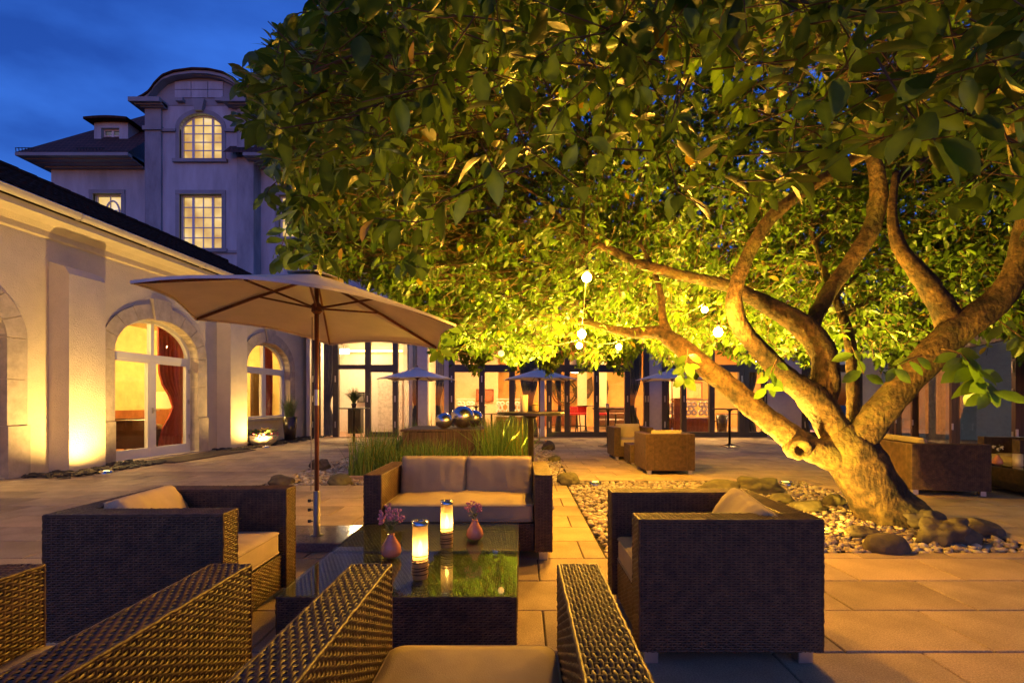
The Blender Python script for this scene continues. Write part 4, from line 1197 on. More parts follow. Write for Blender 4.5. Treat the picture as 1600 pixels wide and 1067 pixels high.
bar_stool('red bar stool right of the pair behind the glass under the pendant', U(908, 20.3), 20.3, R(-8))
bar_stool('red bar stool standing alone near the figure ornament', U(941, 20.2), 20.2, R(70))
def high_table(label, x, y_, h=1.08, r=.38, group='high standing tables', foot=.28, z=0.0, sq=False):
    t = thing('high_table', label, 'high table', (x, y_, z), 0, group)
    b = MB(); b.lathe([(r - .02, h - .035), (r, h - .03), (r, h - .006), (r - .006, h)], 36); b.build('table_top', M['blacktable'], t)
    b = MB(); b.lathe([(.035, .03), (.035, h - .08), (.10, h - .036)], 16); b.build('column', M['blacktable'], t, True)
    b = MB(); b.lathe([(foot, 0), (foot, .012), (foot * .55, .03), (.05, .075)], 28); b.build('foot_plate', M['blacktable'], t)
    return t
high_table('dark high table between the red bar stools indoors', U(915, 20.6), 20.6, group='tables inside the hall', z=.03)
high_table('dark high table with candle in front of the scroll screen indoors', U(744, 18.6), 18.6, group='tables inside the hall', z=.03)
def candle_glass(label, loc, h=.12, r=.04, s=14):
    t = thing('candle_glass', label, 'candle', loc, 0, 'small candle glasses')
    b = MB(); b.lathe([(r * .9, 0), (r, .01), (r, h), (r - .004, h), (r - .004, .012)], 20); b.build('glass', mat('frosted candle glass', (.85, .7, .5), .5, trans=.5, var=.03), t, True)
    b = MB(); b.lathe([(.001, h * .3), (.012, h * .42), (.001, h * .8)], 10); b.build('flame', emit('candle flame', (1, .62, .2), s * 6), t, True)
candle_glass('tea light on the indoor high table behind the steel spheres', (U(744, 18.6), 18.6, 1.11))
# sideboard and settee at the back
sb = thing('sideboard', 'low dark sideboard along the ochre wall', 'sideboard', (U(872, 23.6), 23.6, .03))
b = MB(); b.bbox(-1.0, 1.0, -.25, .25, .1, .85, .02); b.build('body', M['darkwood'], sb)
for i in range(4):
    b = MB(); b.bbox(-.96 + i * .49, -.96 + i * .49 + .45, -.28, -.25, .15, .8, .01); b.build('door', M['darkwood'], sb)
for s in (-.9, .9):
    b = MB(); b.box(s - .04, s + .04, -.2, .2, 0, .1); b.build('leg', M['iron'], sb)
se = thing('settee', 'brown upholstered bench along the wall right of the red stools', 'bench', (U(965, 22), 22.0, .03))
b = MB(); b.bbox(-.9, .9, -.3, .2, .2, .48, .04); b.build('seat', M['leather'], se)
b = MB(); b.bbox(-.9, .9, .2, .35, .2, 1.0, .04); b.build('backrest', M['leather'], se)
# lobby: dark plant stand
b = MB(); b.bbox(-.25, .25, -.2, .2, 0, .95, .01); o = b.build('plant_stand', M['blacktable'], None, False, (U(556, 19.6), 19.6, .03)); tag(o, 'dark tall plinth standing in the lobby behind the high table', 'plinth')
bb_ = MB(); bb_.lathe([(.16, 0), (.22, .75), (.19, .75), (.15, .1)], 24); tag(bb_.build('waste_bin', M['pot'], None, True, (U(1128, 18.6), 18.6, .03)), 'grey-brown round bin behind the glass next to the leaning limb', 'bin')

# ================================================================== right wing, glazed, going towards the camera
RW = thing('right_wing', 'glazed wing with brown wooden frames on the right side of the courtyard', 'building', (0, 0, 0))
RA, RB_ = Vector((8.75, 8.1)), Vector((12.45, 17.55))
RD = (RB_ - RA).normalized(); RN = Vector((-RD.y, RD.x)); RL = (RB_ - RA).length
def rwf(u, v, w):
    p = RA + RD * u + RN * w
    return (p.x, p.y, v)
def ru(px):
    k = (px - CX) / F
    return (k * RA.y - RA.x) / (RD.x - k * RD.y)
ZR = 2.45
us_ = [ru(x) for x in (1392, 1402, 1428, 1490, 1590)] 
us_ = sorted([min(max(u, 0.1), RL - .15) for u in us_]) 
us_ = [-3.0] + [0.0] + us_
for u in us_:
    b = MB(); rect_uv(b, u - .07, u + .07, 0, 3.4, rwf, -.1, .06); b.build('frame_post', M['brownframe'], RW)
for a, c in zip(us_[:-1], us_[1:]):
    if c - a < .2: continue
    for z0, z1 in ((0.02, .2), (ZR, ZR + .2), (3.25, 3.4)):
        b = MB(); rect_uv(b, a + .07, c - .07, z0, z1, rwf, -.08, .045); b.build('frame_rail', M['brownframe'], RW)
    b = MB(); rect_uv(b, a + .07, c - .07, .2, ZR, rwf, -.02, -.012); b.build('pane', M['pane'], RW)
    b = MB(); rect_uv(b, a + .07, c - .07, ZR + .2, 3.25, rwf, -.02, -.012); b.build('pane', M['pane'], RW)
    if c - a > .8:
        b = MB(); rect_uv(b, c - .17, c - .14, .6, .75, rwf, .06, .09); b.build('handle', M['alu'], RW)
for hz in (.5, 1.3, 1.8, 2.2):
    b = MB(); rect_uv(b, us_[2] - .02, us_[2] + .02, hz, hz + .2, rwf, .062, .08); b.build('hinge', M['alu'], RW)
b = MB(); rect_uv(b, -3.2, RL, 3.41, 3.9, rwf, -6, .5); b.build('roof', M['frame'], RW)
b = MB(); rect_uv(b, -3.2, RL - .3, .0, 3.38, rwf, -4.6, -4.5); b.build('interior_wall', mat('blue grey room wall', (.22, .24, .27), .8, var=.1), RW)
b = MB(); rect_uv(b, RL - .3, RL - .2, 0, 3.38, rwf, -4.6, -.12); b.build('interior_wall', mat('blue grey end wall', (.30, .36, .42), .8, var=.1), RW)
b = MB(); rect_uv(b, -3.2, RL - .3, -.05, .015, rwf, -4.5, -.11); b.build('interior_floor', mat('dark floor', (.10, .07, .05), .4), RW)
def rcurtain(a, c):
    n = 30; vs_ = []; fs = []
    for v in (.06, 3.2):
        for i in range(n + 1): vs_.append(rwf(a + (c - a) * i / n, v, -.3 + .05 * math.sin(i / n * 7 * 2 * PI)))
    for i in range(n): fs.append((i, i + 1, n + 2 + i, n + 1 + i))
    b = MB(); b.add(vs_, fs); b.build('curtain', mat('cream curtain', (.45, .40, .28), .9), RW, True)
rcurtain(ru(1455), ru(1426))
t = thing('ceiling_lamp', 'added ceiling lamp brightening the inside of the right glazed wing', 'lamp', rwf(ru(1530), 3.4, -2.6))  # lamp added to brighten the otherwise dark room
b = MB(); b.lathe([(.2, -.04), (.16, -.1), (.01, -.12)], 18); b.build('diffuser', emit('added room lamp', (.72, .70, .64), 260), t, True)
b = MB(); b.lathe([(.22, 0), (.22, -.04)], 18); b.build('housing', M['chrome'], t)
rt = thing('dining_table', 'wooden dining table inside the right glazed wing', 'table', rwf(ru(1560), .016, -1.6), -math.atan2(RD.x, RD.y))
b = MB(); b.bbox(-.45, .45, -.8, .8, .70, .75, .01); b.build('table_top', M['darkwood'], rt)
for sx in (-1, 1):
    for sy in (-1, 1):
        b = MB(); b.box(sx * .38 - .03, sx * .38 + .03, sy * .7 - .03, sy * .7 + .03, 0, .7); b.build('leg', M['darkwood'], rt)
def dchair(label, u, w, rz):
    t = thing('dining_chair', label, 'chair', rwf(u, .016, w), rz, 'dining chairs in the right wing')
    b = MB(); b.bbox(-.22, .22, -.22, .22, .43, .48, .01); b.build('seat', M['leather'], t)
    b = MB(); b.bbox(-.2, .2, .19, .22, .6, .95, .008); b.build('backrest', M['leather'], t)
    for sx in (-1, 1):
        b = MB(); b.beam((sx * .2, -.2, 0), (sx * .2, -.2, .43), .03, .03); b.build('leg', M['iron'], t)
        b = MB(); b.beam((sx * .2, .2, 0), (sx * .2, .21, .95), .03, .03); b.build('leg', M['iron'], t)
dchair('dark dining chair left of the table in the right wing', ru(1525), -1.5, R(60))
dchair('dark dining chair behind the table in the right wing', ru(1570), -2.4, R(-60))
candle_glass('candle glass glowing on the dining table in the right wing', (rwf(ru(1575), .75, -1.5)[0], rwf(ru(1575), .75, -1.5)[1], .768), .16, .06, 20)
t = thing('wall_lamp', 'small lit wall lamp deep inside the right wing', 'lamp', rwf(ru(1475), 1.7, -4.48))
b = MB(); b.lathe([(.001, -.1), (.08, -.04), (.08, .04), (.001, .1)], 12); b.build('globe', emit('wall lamp', (1, .7, .35), 20), t, True)

# ================================================================== woven furniture
def weave_np(w, h, row=.0115, stake=.0235, amp=.0042):
    """woven panel in local (u right, v up, n out); returns verts, quads"""
    nr = max(2, int(round(h / row))); rw = h / nr
    ns = max(3, int(round(w / stake))); sw = w / ns
    nu = 2 * ns + 1
    u = np.linspace(0, w, nu)
    Vs, Qs = [], []
    off = 0
    rr = np.arange(nr)[:, None]; k = np.arange(nu)[None]
    ph = np.where(k % 2 == 1, np.where(((k // 2) + rr) % 2 == 0, 1.0, -1.0), 0.0)
    rgw = np.random.default_rng(int(w * 1000) + int(h * 977))
    n0 = amp * ph * rgw.uniform(.75, 1.2, (nr, nu)) + rgw.normal(0, .0004, (nr, nu))
    vc = (rr + .5) * rw + rgw.normal(0, rw * .05, (nr, nu))
    P3 = []
    for dv, dn in ((-.40, -.0022), (0, .0022), (.40, -.0022)):
        P3.append(np.stack([np.broadcast_to(u, (nr, nu)), np.broadcast_to(vc + dv * rw, (nr, nu)), n0 + dn], -1))
    A = np.stack(P3, 2)                      # nr, nu, 3, 3
    Vs.append(A.reshape(-1, 3))
    idx = np.arange(nr * nu * 3).reshape(nr, nu, 3)
    for c in (0, 1):
        q = np.stack([idx[:, :-1, c], idx[:, 1:, c], idx[:, 1:, c + 1], idx[:, :-1, c + 1]], -1).reshape(-1, 4)
        Qs.append(q)
    off = nr * nu * 3
    # stakes
    us = (np.arange(ns) + .5) * sw
    S = []
    for du, dn in ((-.16, -.0012), (0, .0012), (.16, -.0012)):
        S.append(np.stack([np.stack([us + du * sw, np.zeros(ns), np.full(ns, dn)], -1), np.stack([us + du * sw, np.full(ns, h), np.full(ns, dn)], -1)], 1))
    S = np.stack(S, 2)                       # ns,2,3,3
    Vs.append(S.reshape(-1, 3)); idx = off + np.arange(ns * 6).reshape(ns, 2, 3)
    for c in (0, 1): Qs.append(np.stack([idx[:, 0, c], idx[:, 0, c + 1], idx[:, 1, c + 1], idx[:, 1, c]], -1).reshape(-1, 4))
    return np.concatenate(Vs), np.concatenate(Qs)
class WV:
    def __init__(s): s.V = []; s.Q = []; s.n = 0
    def panel(s, o, ud, vd, w, h, **k):
        o, ud, vd = (np.array(t, float) for t in (o, ud, vd))
        nd = np.cross(ud, vd)
        v, q = weave_np(w, h, **k)
        s.V.append(o + v[:, :1] * ud + v[:, 1:2] * vd + v[:, 2:3] * nd); s.Q.append(q + s.n); s.n += len(v)
    def boxp(s, x0, x1, y0, y1, z0, z1, faces='fblrt', **k):
        e = .006
        if 'f' in faces: s.panel((x0, y0 - e, z0), (1, 0, 0), (0, 0, 1), x1 - x0, z1 - z0, **k)
        if 'b' in faces: s.panel((x1, y1 + e, z0), (-1, 0, 0), (0, 0, 1), x1 - x0, z1 - z0, **k)
        if 'l' in faces: s.panel((x0 - e, y1, z0), (0, -1, 0), (0, 0, 1), y1 - y0, z1 - z0, **k)
        if 'r' in faces: s.panel((x1 + e, y0, z0), (0, 1, 0), (0, 0, 1), y1 - y0, z1 - z0, **k)
        if 't' in faces: s.panel((x0, y1, z1 + e), (0, -1, 0), (1, 0, 0), y1 - y0, x1 - x0, **k)
        # dark solid behind the strands
        n = s.n
        c = np.array([(x0, y0, z0), (x1, y0, z0), (x1, y1, z0), (x0, y1, z0), (x0, y0, z1), (x1, y0, z1), (x1, y1, z1), (x0, y1, z1)], float)
        s.V.append(c); s.Q.append(np.array([(0, 3, 2, 1), (4, 5, 6, 7), (0, 1, 5, 4), (1, 2, 6, 5), (2, 3, 7, 6), (3, 0, 4, 7)]) + n); s.core = getattr(s, 'core', []) + [(sum(len(q) for q in s.Q) - 6, 6)]
        s.n += 8
        # braided edge strands
    def edge(s, p0, p1, r=.0062):
        p0, p1 = Vector(p0), Vector(p1); k_ = max(2, int((p1 - p0).length / .016))
        b = MB(); b.tube([p0.lerp(p1, i / k_) + Vector((random.gauss(0, .0008), random.gauss(0, .0008), random.gauss(0, .0008))) for i in range(k_ + 1)], [r * (1.12 if i % 2 else .86) for i in range(k_ + 1)], 6); n = s.n
        s.V.append(np.array(b.v)); s.Q.append(np.array([f for f in b.f if len(f) == 4]) + n); s.n += len(b.v)
    def edges(s, x0, x1, y0, y1, z0, z1):
        e = .003; x0 -= e; x1 += e; y0 -= e; y1 += e; z1 += e
        for a in ((x0, y0), (x1, y0), (x1, y1), (x0, y1)): s.edge((*a, z0), (*a, z1))
        for a, c in (((x0, y0), (x1, y0)), ((x1, y0), (x1, y1)), ((x1, y1), (x0, y1)), ((x0, y1), (x0, y0))): s.edge((*a, z1), (*c, z1))
    def mesh(s, name):
        me = np_mesh(name, np.concatenate(s.V), [np.concatenate(s.Q)], M['rattan'], True)
        me.materials.append(M['core'])
        mi = np.zeros(len(me.polygons), dtype=np.int32)
        for a, c in getattr(s, 'core', []): mi[a:a + c] = 1
        me.polygons.foreach_set('material_index', mi)
        sm = np.ones(len(me.polygons), dtype=bool)
        for a, c in getattr(s, 'core', []): sm[a:a + c] = False
        me.polygons.foreach_set('use_smooth', sm)
        return me
def cushion_mesh(name, w, d, h, m, seed=0, puff=.25, wr=.012):
    """pillow-like cushion centred at origin, thickness along z, with wrinkles"""
    n = 32; vs_ = []; fs = []
    def pt(i, j, sg):
        a, c = -1 + 2 * i / n, -1 + 2 * j / n
        a = math.copysign(abs(a) ** .8, a); c = math.copysign(abs(c) ** .8, c)
        e = (1 - abs(a) ** 7) * (1 - abs(c) ** 7)
        t = h / 2 * (1 - puff + puff * (1 - a * a * .8) * (1 - c * c * .8)) * (max(e, 0) ** .28)
        edge = max(abs(a), abs(c))
        rr = .016 * edge ** 6
        x = a * (w / 2) * (1 - .012 * abs(c) ** 4) ; y = c * (d / 2) * (1 - .012 * abs(a) ** 4)
        z = sg * t
        q = Vector((x * 3 + seed, y * 3, sg + seed))
        z += sg * (wr * mnoise.noise(q * 2.2) + wr * .7 * mnoise.noise(Vector((x * 14 + seed, y * 4, sg))))*(1 if t > .01 else 0)
        # gathered seams
        z += sg * .0035 * math.sin((x if abs(c) > abs(a) else y) * 95) * max(0, edge - .72) / .28
        return (x, y, z)
    for sg in (1, -1):
        for j in range(n + 1):
            for i in range(n + 1): vs_.append(pt(i, j, sg))
    m1 = n + 1; o2 = m1 * m1
    for j in range(n):
        for i in range(n):
            fs.append((j * m1 + i, j * m1 + i + 1, (j + 1) * m1 + i + 1, (j + 1) * m1 + i))
            fs.append((o2 + j * m1 + i, o2 + (j + 1) * m1 + i, o2 + (j + 1) * m1 + i + 1, o2 + j * m1 + i + 1))
    rim = [i for i in range(n + 1)] + [j * m1 + n for j in range(1, n + 1)] + [n * m1 + i for i in range(n - 1, -1, -1)] + [j * m1 for j in range(n - 1, 0, -1)]
    for k in range(len(rim)):
        a, c = rim[k], rim[(k + 1) % len(rim)]
        fs.append((a, o2 + a, o2 + c, c))
    b = MB(); b.add(vs_, fs)
    pipe = [Vector(vs_[a]) * 1.004 for a in rim]; b.tube(pipe + [pipe[0]], .006, 5, caps=False)
    return b.mesh(name, True, m)
def box_cushion_mesh(name, w, d, h, m, seed=0):
    """seat cushion: flat box with soft edges and two piped seams"""
    nx, ny = 26, 20; prof = [(-.5, .93), (-.42, 1.0), (-.2, 1.012), (.2, 1.012), (.42, 1.0), (.5, .95)]
    b = MB(); vs_ = []; fs = []
    rim = []
    for i in range(nx): rim.append((-1 + 2 * i / nx, -1))
    for j in range(ny): rim.append((1, -1 + 2 * j / ny))
    for i in range(nx): rim.append((1 - 2 * i / nx, 1))
    for j in range(ny): rim.append((-1, 1 - 2 * j / ny))
    def rnd(a, c):
        # rounded rectangle
        r = .10; x, y = a * w / 2, c * d / 2
        ix, iy = w / 2 - r * .5, d / 2 - r * .5
        if abs(x) > ix and abs(y) > iy:
            ox, oy = math.copysign(ix, x), math.copysign(iy, y); v = Vector((x - ox, y - oy)); v = v.normalized() * (r * .5 * max(abs(v.x), abs(v.y)) / (r * .5)); return ox + v.x, oy + v.y
        return x, y
    nr_ = len(rim)
    for (z, k) in prof:
        for (a, c) in rim:
            x, y = rnd(a, c)
            wob = .004 * mnoise.noise(Vector((x * 6 + seed, y * 6, z * 2)))
            vs_.append((x * (1 - (1 - k) * .18) + wob, y * (1 - (1 - k) * .18) + wob, z * h + .004 * mnoise.noise(Vector((x * 5, y * 5, seed + z)))))
    for p in range(len(prof) - 1):
        for k in range(nr_): fs.append((p * nr_ + k, p * nr_ + (k + 1) % nr_, (p + 1) * nr_ + (k + 1) % nr_, (p + 1) * nr_ + k))
    # domed top with wrinkles (concentric rings)
    last = (len(prof) - 1) * nr_
    rings = 8; base = len(vs_)
    for q in range(1, rings + 1):
        s = 1 - q / rings
        for (a, c) in rim:
            x, y = rnd(a, c); x *= (s * .97 if q else 1); y *= (s * .97 if q else 1)
            dome = .045 * h / .14 * (1 - s ** 3) * .6
            z = h * .5 + dome + 0.010 * mnoise.noise(Vector((x * 7 + seed, y * 3, seed))) + .006 * mnoise.noise(Vector((x * 18, y * 9 + seed, seed)))
            vs_.append((x, y, z))
    prev = last
    for q in range(rings):
        cur = base + q * nr_
        for k in range(nr_): fs.append((prev + k, prev + (k + 1) % nr_, cur + (k + 1) % nr_, cur + k))
        prev = cur
    fs.append(tuple(range(nr_))[::-1])
    b.add(vs_, fs)
    for zz in (-.43, .45):
        pts = [Vector((rnd(a, c)[0] * 1.006, rnd(a, c)[1] * 1.006, zz * h)) for (a, c) in rim]; b.tube(pts + [pts[0]], .0055, 5, caps=False)
    return b.mesh(name, True, m)
FOOT = MB().bbox(-.035, .035, -.035, .035, 0, .075, .003).mesh('foot', False, M['alu'])
class Kind:
    """a furniture kind: shared meshes, placed as separate things with their own parts"""
    def __init__(s, name, cat): s.name, s.cat, s.parts = name, cat, []
    def part(s, n, me, loc=(0, 0, 0), rot=(0, 0, 0)): s.parts.append((n, me, loc, rot))
    def place(s, label, loc, rotz, group, override=None):
        t = thing(s.name, label, s.cat, loc, rotz, group)
        for n, me, l, r in s.parts:
            if override and n in override:
                ov = override[n]
                if ov is None: continue
                l, r = ov
            o = obj(n, me, t, l); o.rotation_euler = r
        return t
def woven_seat(name, W, D, H, aw, seats, cm, seat_cm):
    k = Kind(name, 'armchair' if seats == 1 else 'sofa')
    hw_, hd = W / 2, D / 2; z0 = .07
    arm = WV(); arm.boxp(-aw / 2, aw / 2, -hd, hd, z0, H); arm.edges(-aw / 2, aw / 2, -hd, hd, z0, H)
    am = arm.mesh('arm')
    for s in (-1, 1): k.part('arm', am, (s * (hw_ - aw / 2), 0, 0))
    ix = hw_ - aw - .012
    bk = WV(); bk.boxp(-ix, ix, hd - aw, hd, z0, H, 'fbt'); bk.edge((-ix, hd - aw, H + .003), (ix, hd - aw, H + .003)); bk.edge((-ix, hd, H + .003), (ix, hd, H + .003))
    k.part('backrest', bk.mesh('backrest'))
    st = WV(); st.boxp(-ix, ix, -hd + .03, hd - aw - .012, z0, .285, 'ft'); k.part('seat_base', st.mesh('seat_base'))
    cw = (2 * ix - .01) / (1 if seats == 1 else 1)
    k.part('seat_cushion', box_cushion_mesh('seat_cushion', cw, D - aw - .03, .135, seat_cm, seats * 3.1), (0, -.055, .365))
    bw = (2 * ix - .02) / seats
    bm_ = cushion_mesh('back_cushion', bw, .36, .17, cm, seats * 1.7)
    for i in range(seats):
        k.part('back_cushion', bm_, (-ix + .01 + bw * (i + .5), hd - aw - .125, .575), (R(78), 0, 0))
    for sx in (-1, 1):
        for sy in (-1, 1): k.part('foot', FOOT, (sx * (hw_ - aw / 2), sy * (hd - .06), 0))
    return k
ARM = woven_seat('rattan_armchair', .83, .86, .69, .125, 1, M['cushion'], M['cushion'])
ARMC = woven_seat('rattan_armchair', .83, .86, .69, .125, 1, M['cushion2'], M['cushion2'])
LOVE = woven_seat('rattan_loveseat', 1.47, .86, .67, .125, 2, M['cushion'], M['cushion'])
GA = 'rattan armchairs on the terrace'
ARM.place('rattan armchair in the foreground nearest the camera, its back cropped at the bottom', (-.16, 1.272, 0), R(180), GA, {'back_cushion': None})
ARM.place('rattan armchair cropped at the bottom left corner of the picture', (-1.345, 1.272, 0), R(180), GA, {'back_cushion': None})
ARMC.place('rattan armchair left of the coffee tables with cream cushions, facing right', (-1.925, 2.88, 0), R(91.5), GA, {'back_cushion': ((.03, .20, .565), (R(58), 0, R(4)))})
ARM.place('rattan armchair right of the coffee tables with slumped grey-beige cushion, facing left', (.99, 2.775, 0), R(-90), GA, {'back_cushion': ((.08, .17, .57), (R(56), R(4), R(-6)))})
LOVE.place('two-seat rattan loveseat behind the coffee tables, facing the camera', (-.50, 4.36, 0), 0, 'rattan loveseats')
ARMC.place('rattan armchair in the middle distance seen from behind, nearer of the facing pair', (2.56, 9.02, 0), R(180), GA)
ARMC.place('rattan armchair facing the camera, farther of the pair by the glass front', (2.42, 11.2, 0), 0, GA)
ca = math.atan2(.22, 1.0)
LOVE2 = woven_seat('rattan_loveseat', 1.62, .92, .68, .13, 2, M['cushion2'], M['cushion2'])
LOVE2.place('rattan loveseat right of the tree trunk seen from its back corner', (5.3 + .46 + .10, 6.63 + .82, 0), R(90) - R(10), 'rattan loveseats')
ARM.place('rattan armchair cropped at the right edge beside the low table', (7.75, 7.6, 0), R(-100), GA)
# ottoman between the facing pair
ot = WV(); ot.boxp(-.3, .3, -.3, .3, .05, .40); ot.edges(-.3, .3, -.3, .3, .05, .40)
k = Kind('rattan_stool', 'stool'); k.part('body', ot.mesh('body'))
for sx in (-1, 1):
    for sy in (-1, 1): k.part('foot', MB().bbox(-.03, .03, -.03, .03, 0, .05, .003).mesh('foot', False, M['alu']), (sx * .24, sy * .24, 0))
k.place('low square rattan stool between the facing pair of armchairs', (2.45, 10.15, 0), 0, 'rattan stools')
# coffee tables
def coffee_table(W, D, H):
    k = Kind('coffee_table', 'coffee table')
    wv = WV(); wv.boxp(-W / 2 + .012, W / 2 - .012, -D / 2 + .012, D / 2 - .012, .06, H - .02); wv.edges(-W / 2 + .012, W / 2 - .012, -D / 2 + .012, D / 2 - .012, .06, H - .02)
    k.part('woven_base', wv.mesh('woven_base'))
    k.part('glass_top', MB().bbox(-W / 2, W / 2, -D / 2, D / 2, H - .008, H, .0015).mesh('glass_top', False, M['tableglass']))
    f = MB().bbox(-.035, .035, -.035, .035, 0, .06, .003).mesh('foot', False, M['alu'])
    for sx in (-1, 1):
        for sy in (-1, 1): k.part('foot', f, (sx * (W / 2 - .08), sy * (D / 2 - .08), 0))
    return k
CT = coffee_table(1.16, .71, .33)
CT.place('glass-topped rattan coffee table nearer the camera', (-.60, 2.735, 0), 0, 'glass topped rattan tables')
CT.place('glass-topped rattan coffee table in front of the loveseat', (-.60, 3.452, 0), 0, 'glass topped rattan tables')
CT2 = coffee_table(.8, 1.0, .36)
CT2.place('glass-topped rattan table at the right edge with vase and candle', (7.02, 6.95, 0), R(-4), 'glass topped rattan tables')

# ------------------------------------------------------------------ candle lanterns
def lantern_glass():
    m = bpy.data.materials.new('frosted lantern glass'); m.use_nodes = True
    nt = m.node_tree; nt.nodes.clear(); o = nt.nodes.new('ShaderNodeOutputMaterial')
    a = nt.nodes.new('ShaderNodeBsdfTranslucent'); a.inputs['Color'].default_value = (.9, .72, .48, 1)
    t = nt.nodes.new('ShaderNodeBsdfTransparent'); t.inputs['Color'].default_value = (1, .85, .62, 1)
    g = nt.nodes.new('ShaderNodeBsdfGlossy'); g.inputs['Roughness'].default_value = .25
    m1 = nt.nodes.new('ShaderNodeMixShader'); m1.inputs[0].default_value = .12
    m2 = nt.nodes.new('ShaderNodeMixShader'); m2.inputs[0].default_value = .06
    nt.links.new(a.outputs[0], m1.inputs[1]); nt.links.new(t.outputs[0], m1.inputs[2])
    nt.links.new(m1.outputs[0], m2.inputs[1]); nt.links.new(g.outputs[0], m2.inputs[2]); nt.links.new(m2.outputs[0], o.inputs[0])
    return m
M['lantern'] = lantern_glass()
M['flame'] = emit('lantern flame', (1.0, .50, .10), 85)
def lantern(label, loc, h, r):
    t = thing('candle_lantern', label, 'candle', loc, 0, 'tall candle lanterns')
    b = MB(); b.lathe([(r, .0), (r, h - .02)], 32, cap=False); b.build('glass', M['lantern'], t, True)
    b = MB(); b.lathe([(r + .003, h - .022), (r + .003, h), (r * .45, h), (r * .45, h - .012)], 32, cap=False); b.build('rim', M['chrome'], t, True)
    b = MB(); n = 150; pts = []
    for k in range(n + 1):
        q = k / n; th = q * 2 * PI * 6; pts.append(((r + .004) * math.cos(th), (r + .004) * math.sin(th), .012 + q * .115 + .004 * math.sin(q * 23)))
    b.tube(pts, .0028, 5); b.build('wire_spiral', M['wire'], t, True)
    b = MB(); b.lathe([(r * .72, .004), (r * .72, .11), (r * .6, .116), (.004, .112)], 20); b.build('wax', mat('ivory wax', (.8, .66, .45), .5, var=.04), t, True)
    b = MB(); b.lathe([(.0005, .116), (.009, .135), (.011, .15), (.006, .18), (.0005, .205)], 10); b.build('flame', M['flame'], t, True)
TT = .331
lantern('tall candle lantern with wire spiral on the nearer coffee table', (-.53, 2.61, TT), .30, .039)
lantern('tall candle lantern with wire spiral on the table by the loveseat', (-.475, 3.17, TT), .295, .038)
def blossoms(parent, stems, mt, n=16, s=.008, name='blossom'):
    b = MB(); rg = random.Random(len(stems) * 7 + n)
    for p in stems:
        for k in range(n):
            c = Vector(p) + Vector((rg.gauss(0, .012), rg.gauss(0, .012), rg.gauss(0, .012)))
            b.blob(c, (s * rg.uniform(.6, 1.3),) * 3, 1, .3, 2, k)
    return b.build(name, mt, parent)
def flat_leaf(b, p0, d, L, w, up=(0, 0, 1)):
    p0, d, up = Vector(p0), Vector(d).normalized(), Vector(up)
    s = d.cross(up).normalized(); nrm = s.cross(d)
    vs_ = []; 
    for t, ww in ((0, .12), (.3, .9), (.6, 1), (.85, .55), (1, .02)):
        c = p0 + d * (L * t) - nrm * (L * .25 * t * t)
        vs_ += [c - s * (w / 2 * ww) + nrm * (.15 * w * ww), c, c + s * (w / 2 * ww) + nrm * (.15 * w * ww)]
    b.add(vs_, [(i * 3 + j, i * 3 + j + 1, i * 3 + j + 4, i * 3 + j + 3) for i in range(4) for j in (0, 1)])
M['sprig'] = mat('eucalyptus leaf', (.10, .17, .06), .5, var=.3)
def vase(label, loc, h, stems, mt, leafy, mcol='terracotta'):
    t = thing('flower_vase', label, 'vase', loc, 0, 'drop shaped vases')
    q = h / .135
    b = MB(); b.lathe([(.030 * q, 0), (.052 * q, .012 * q), (.060 * q, .035 * q), (.052 * q, .07 * q), (.030 * q, .105 * q), (.018 * q, .125 * q), (.020 * q, .135 * q), (.014 * q, .135 * q), (.012 * q, .11 * q)], 32); b.build('body', M[mcol], t, True)
    b = MB()
    for p in stems: b.tube([(0, 0, h * .8), (p[0] * .4, p[1] * .4, h + (p[2] - h) * .5), p], .0018, 5)
    b.build('stem', M['sprig'], t)
    blossoms(t, stems, mt)
    if leafy:
        rg = random.Random(5)
        for k in range(leafy):
            b = MB(); th = rg.uniform(0, 6.28); flat_leaf(b, (.01 * math.cos(th), .01 * math.sin(th), h + .01 + .012 * k), (math.cos(th), math.sin(th), rg.uniform(.2, 1.2)), .05, .03); b.build('leaf', M['sprig'], t, True)
    return t
vase('pink drop-shaped vase with mauve flowers and green leaves on the nearer coffee table', (-.775, 2.965, TT), .138, [(-.045, 0, .25), (-.02, .02, .28), (.03, 0, .27), (.055, -.01, .23), (0, -.02, .24), (-.06, .01, .22)], M['mauve'], 6)
vase('pink drop-shaped vase with two sprigs on the table by the loveseat', (-.313, 3.345, TT), .132, [(-.03, 0, .235), (-.045, .01, .21), (.02, 0, .225), (.03, .01, .2)], M['mauve'], 2)
p = P(1550, 727, 6.9)
vase('orange drop-shaped vase with cream flowers on the table at the right edge', (6.72, 7.05, .361), .14, [(-.06, 0, .26), (.05, 0, .25), (.02, .02, .22)], M['bloomwhite'], 0)
candle_glass('frosted candle glass beside the orange vase at the right edge', (6.88, 6.92, .361), .17, .055, 20)

# ------------------------------------------------------------------ high tables outdoors
high_table('near high table behind the loveseat with candle and jar', .11, 5.9, 1.13, .40)
candle_glass('tall candle glass on the high table behind the loveseat', (.03, 5.86, 1.131), .20, .045, 26)
jr = thing('wicker_jar', 'small woven jar next to the candle on the high table', 'jar', (.16, 5.84, 1.131))
b = MB(); b.lathe([(.032, 0), (.04, .03), (.038, .08), (.030, .11), (.026, .11), (.03, .02)], 18); b.build('body', mat('woven jar', (.38, .25, .10), .7, bump=.6, bscale=90), jr, True)
b = MB(); b.tube([(.036 * math.cos(2 * PI * k / 16), .036 * math.sin(2 * PI * k / 16), .085) for k in range(17)], .005, 5); b.build('band', M['wire'], jr)
high_table('high table with potted plant in front of the lobby', U(553, 14.8), 14.8, 1.08, .45)
high_table('high table behind the facing pair of armchairs', U(950, 14.1), 14.1, 1.08, .45)
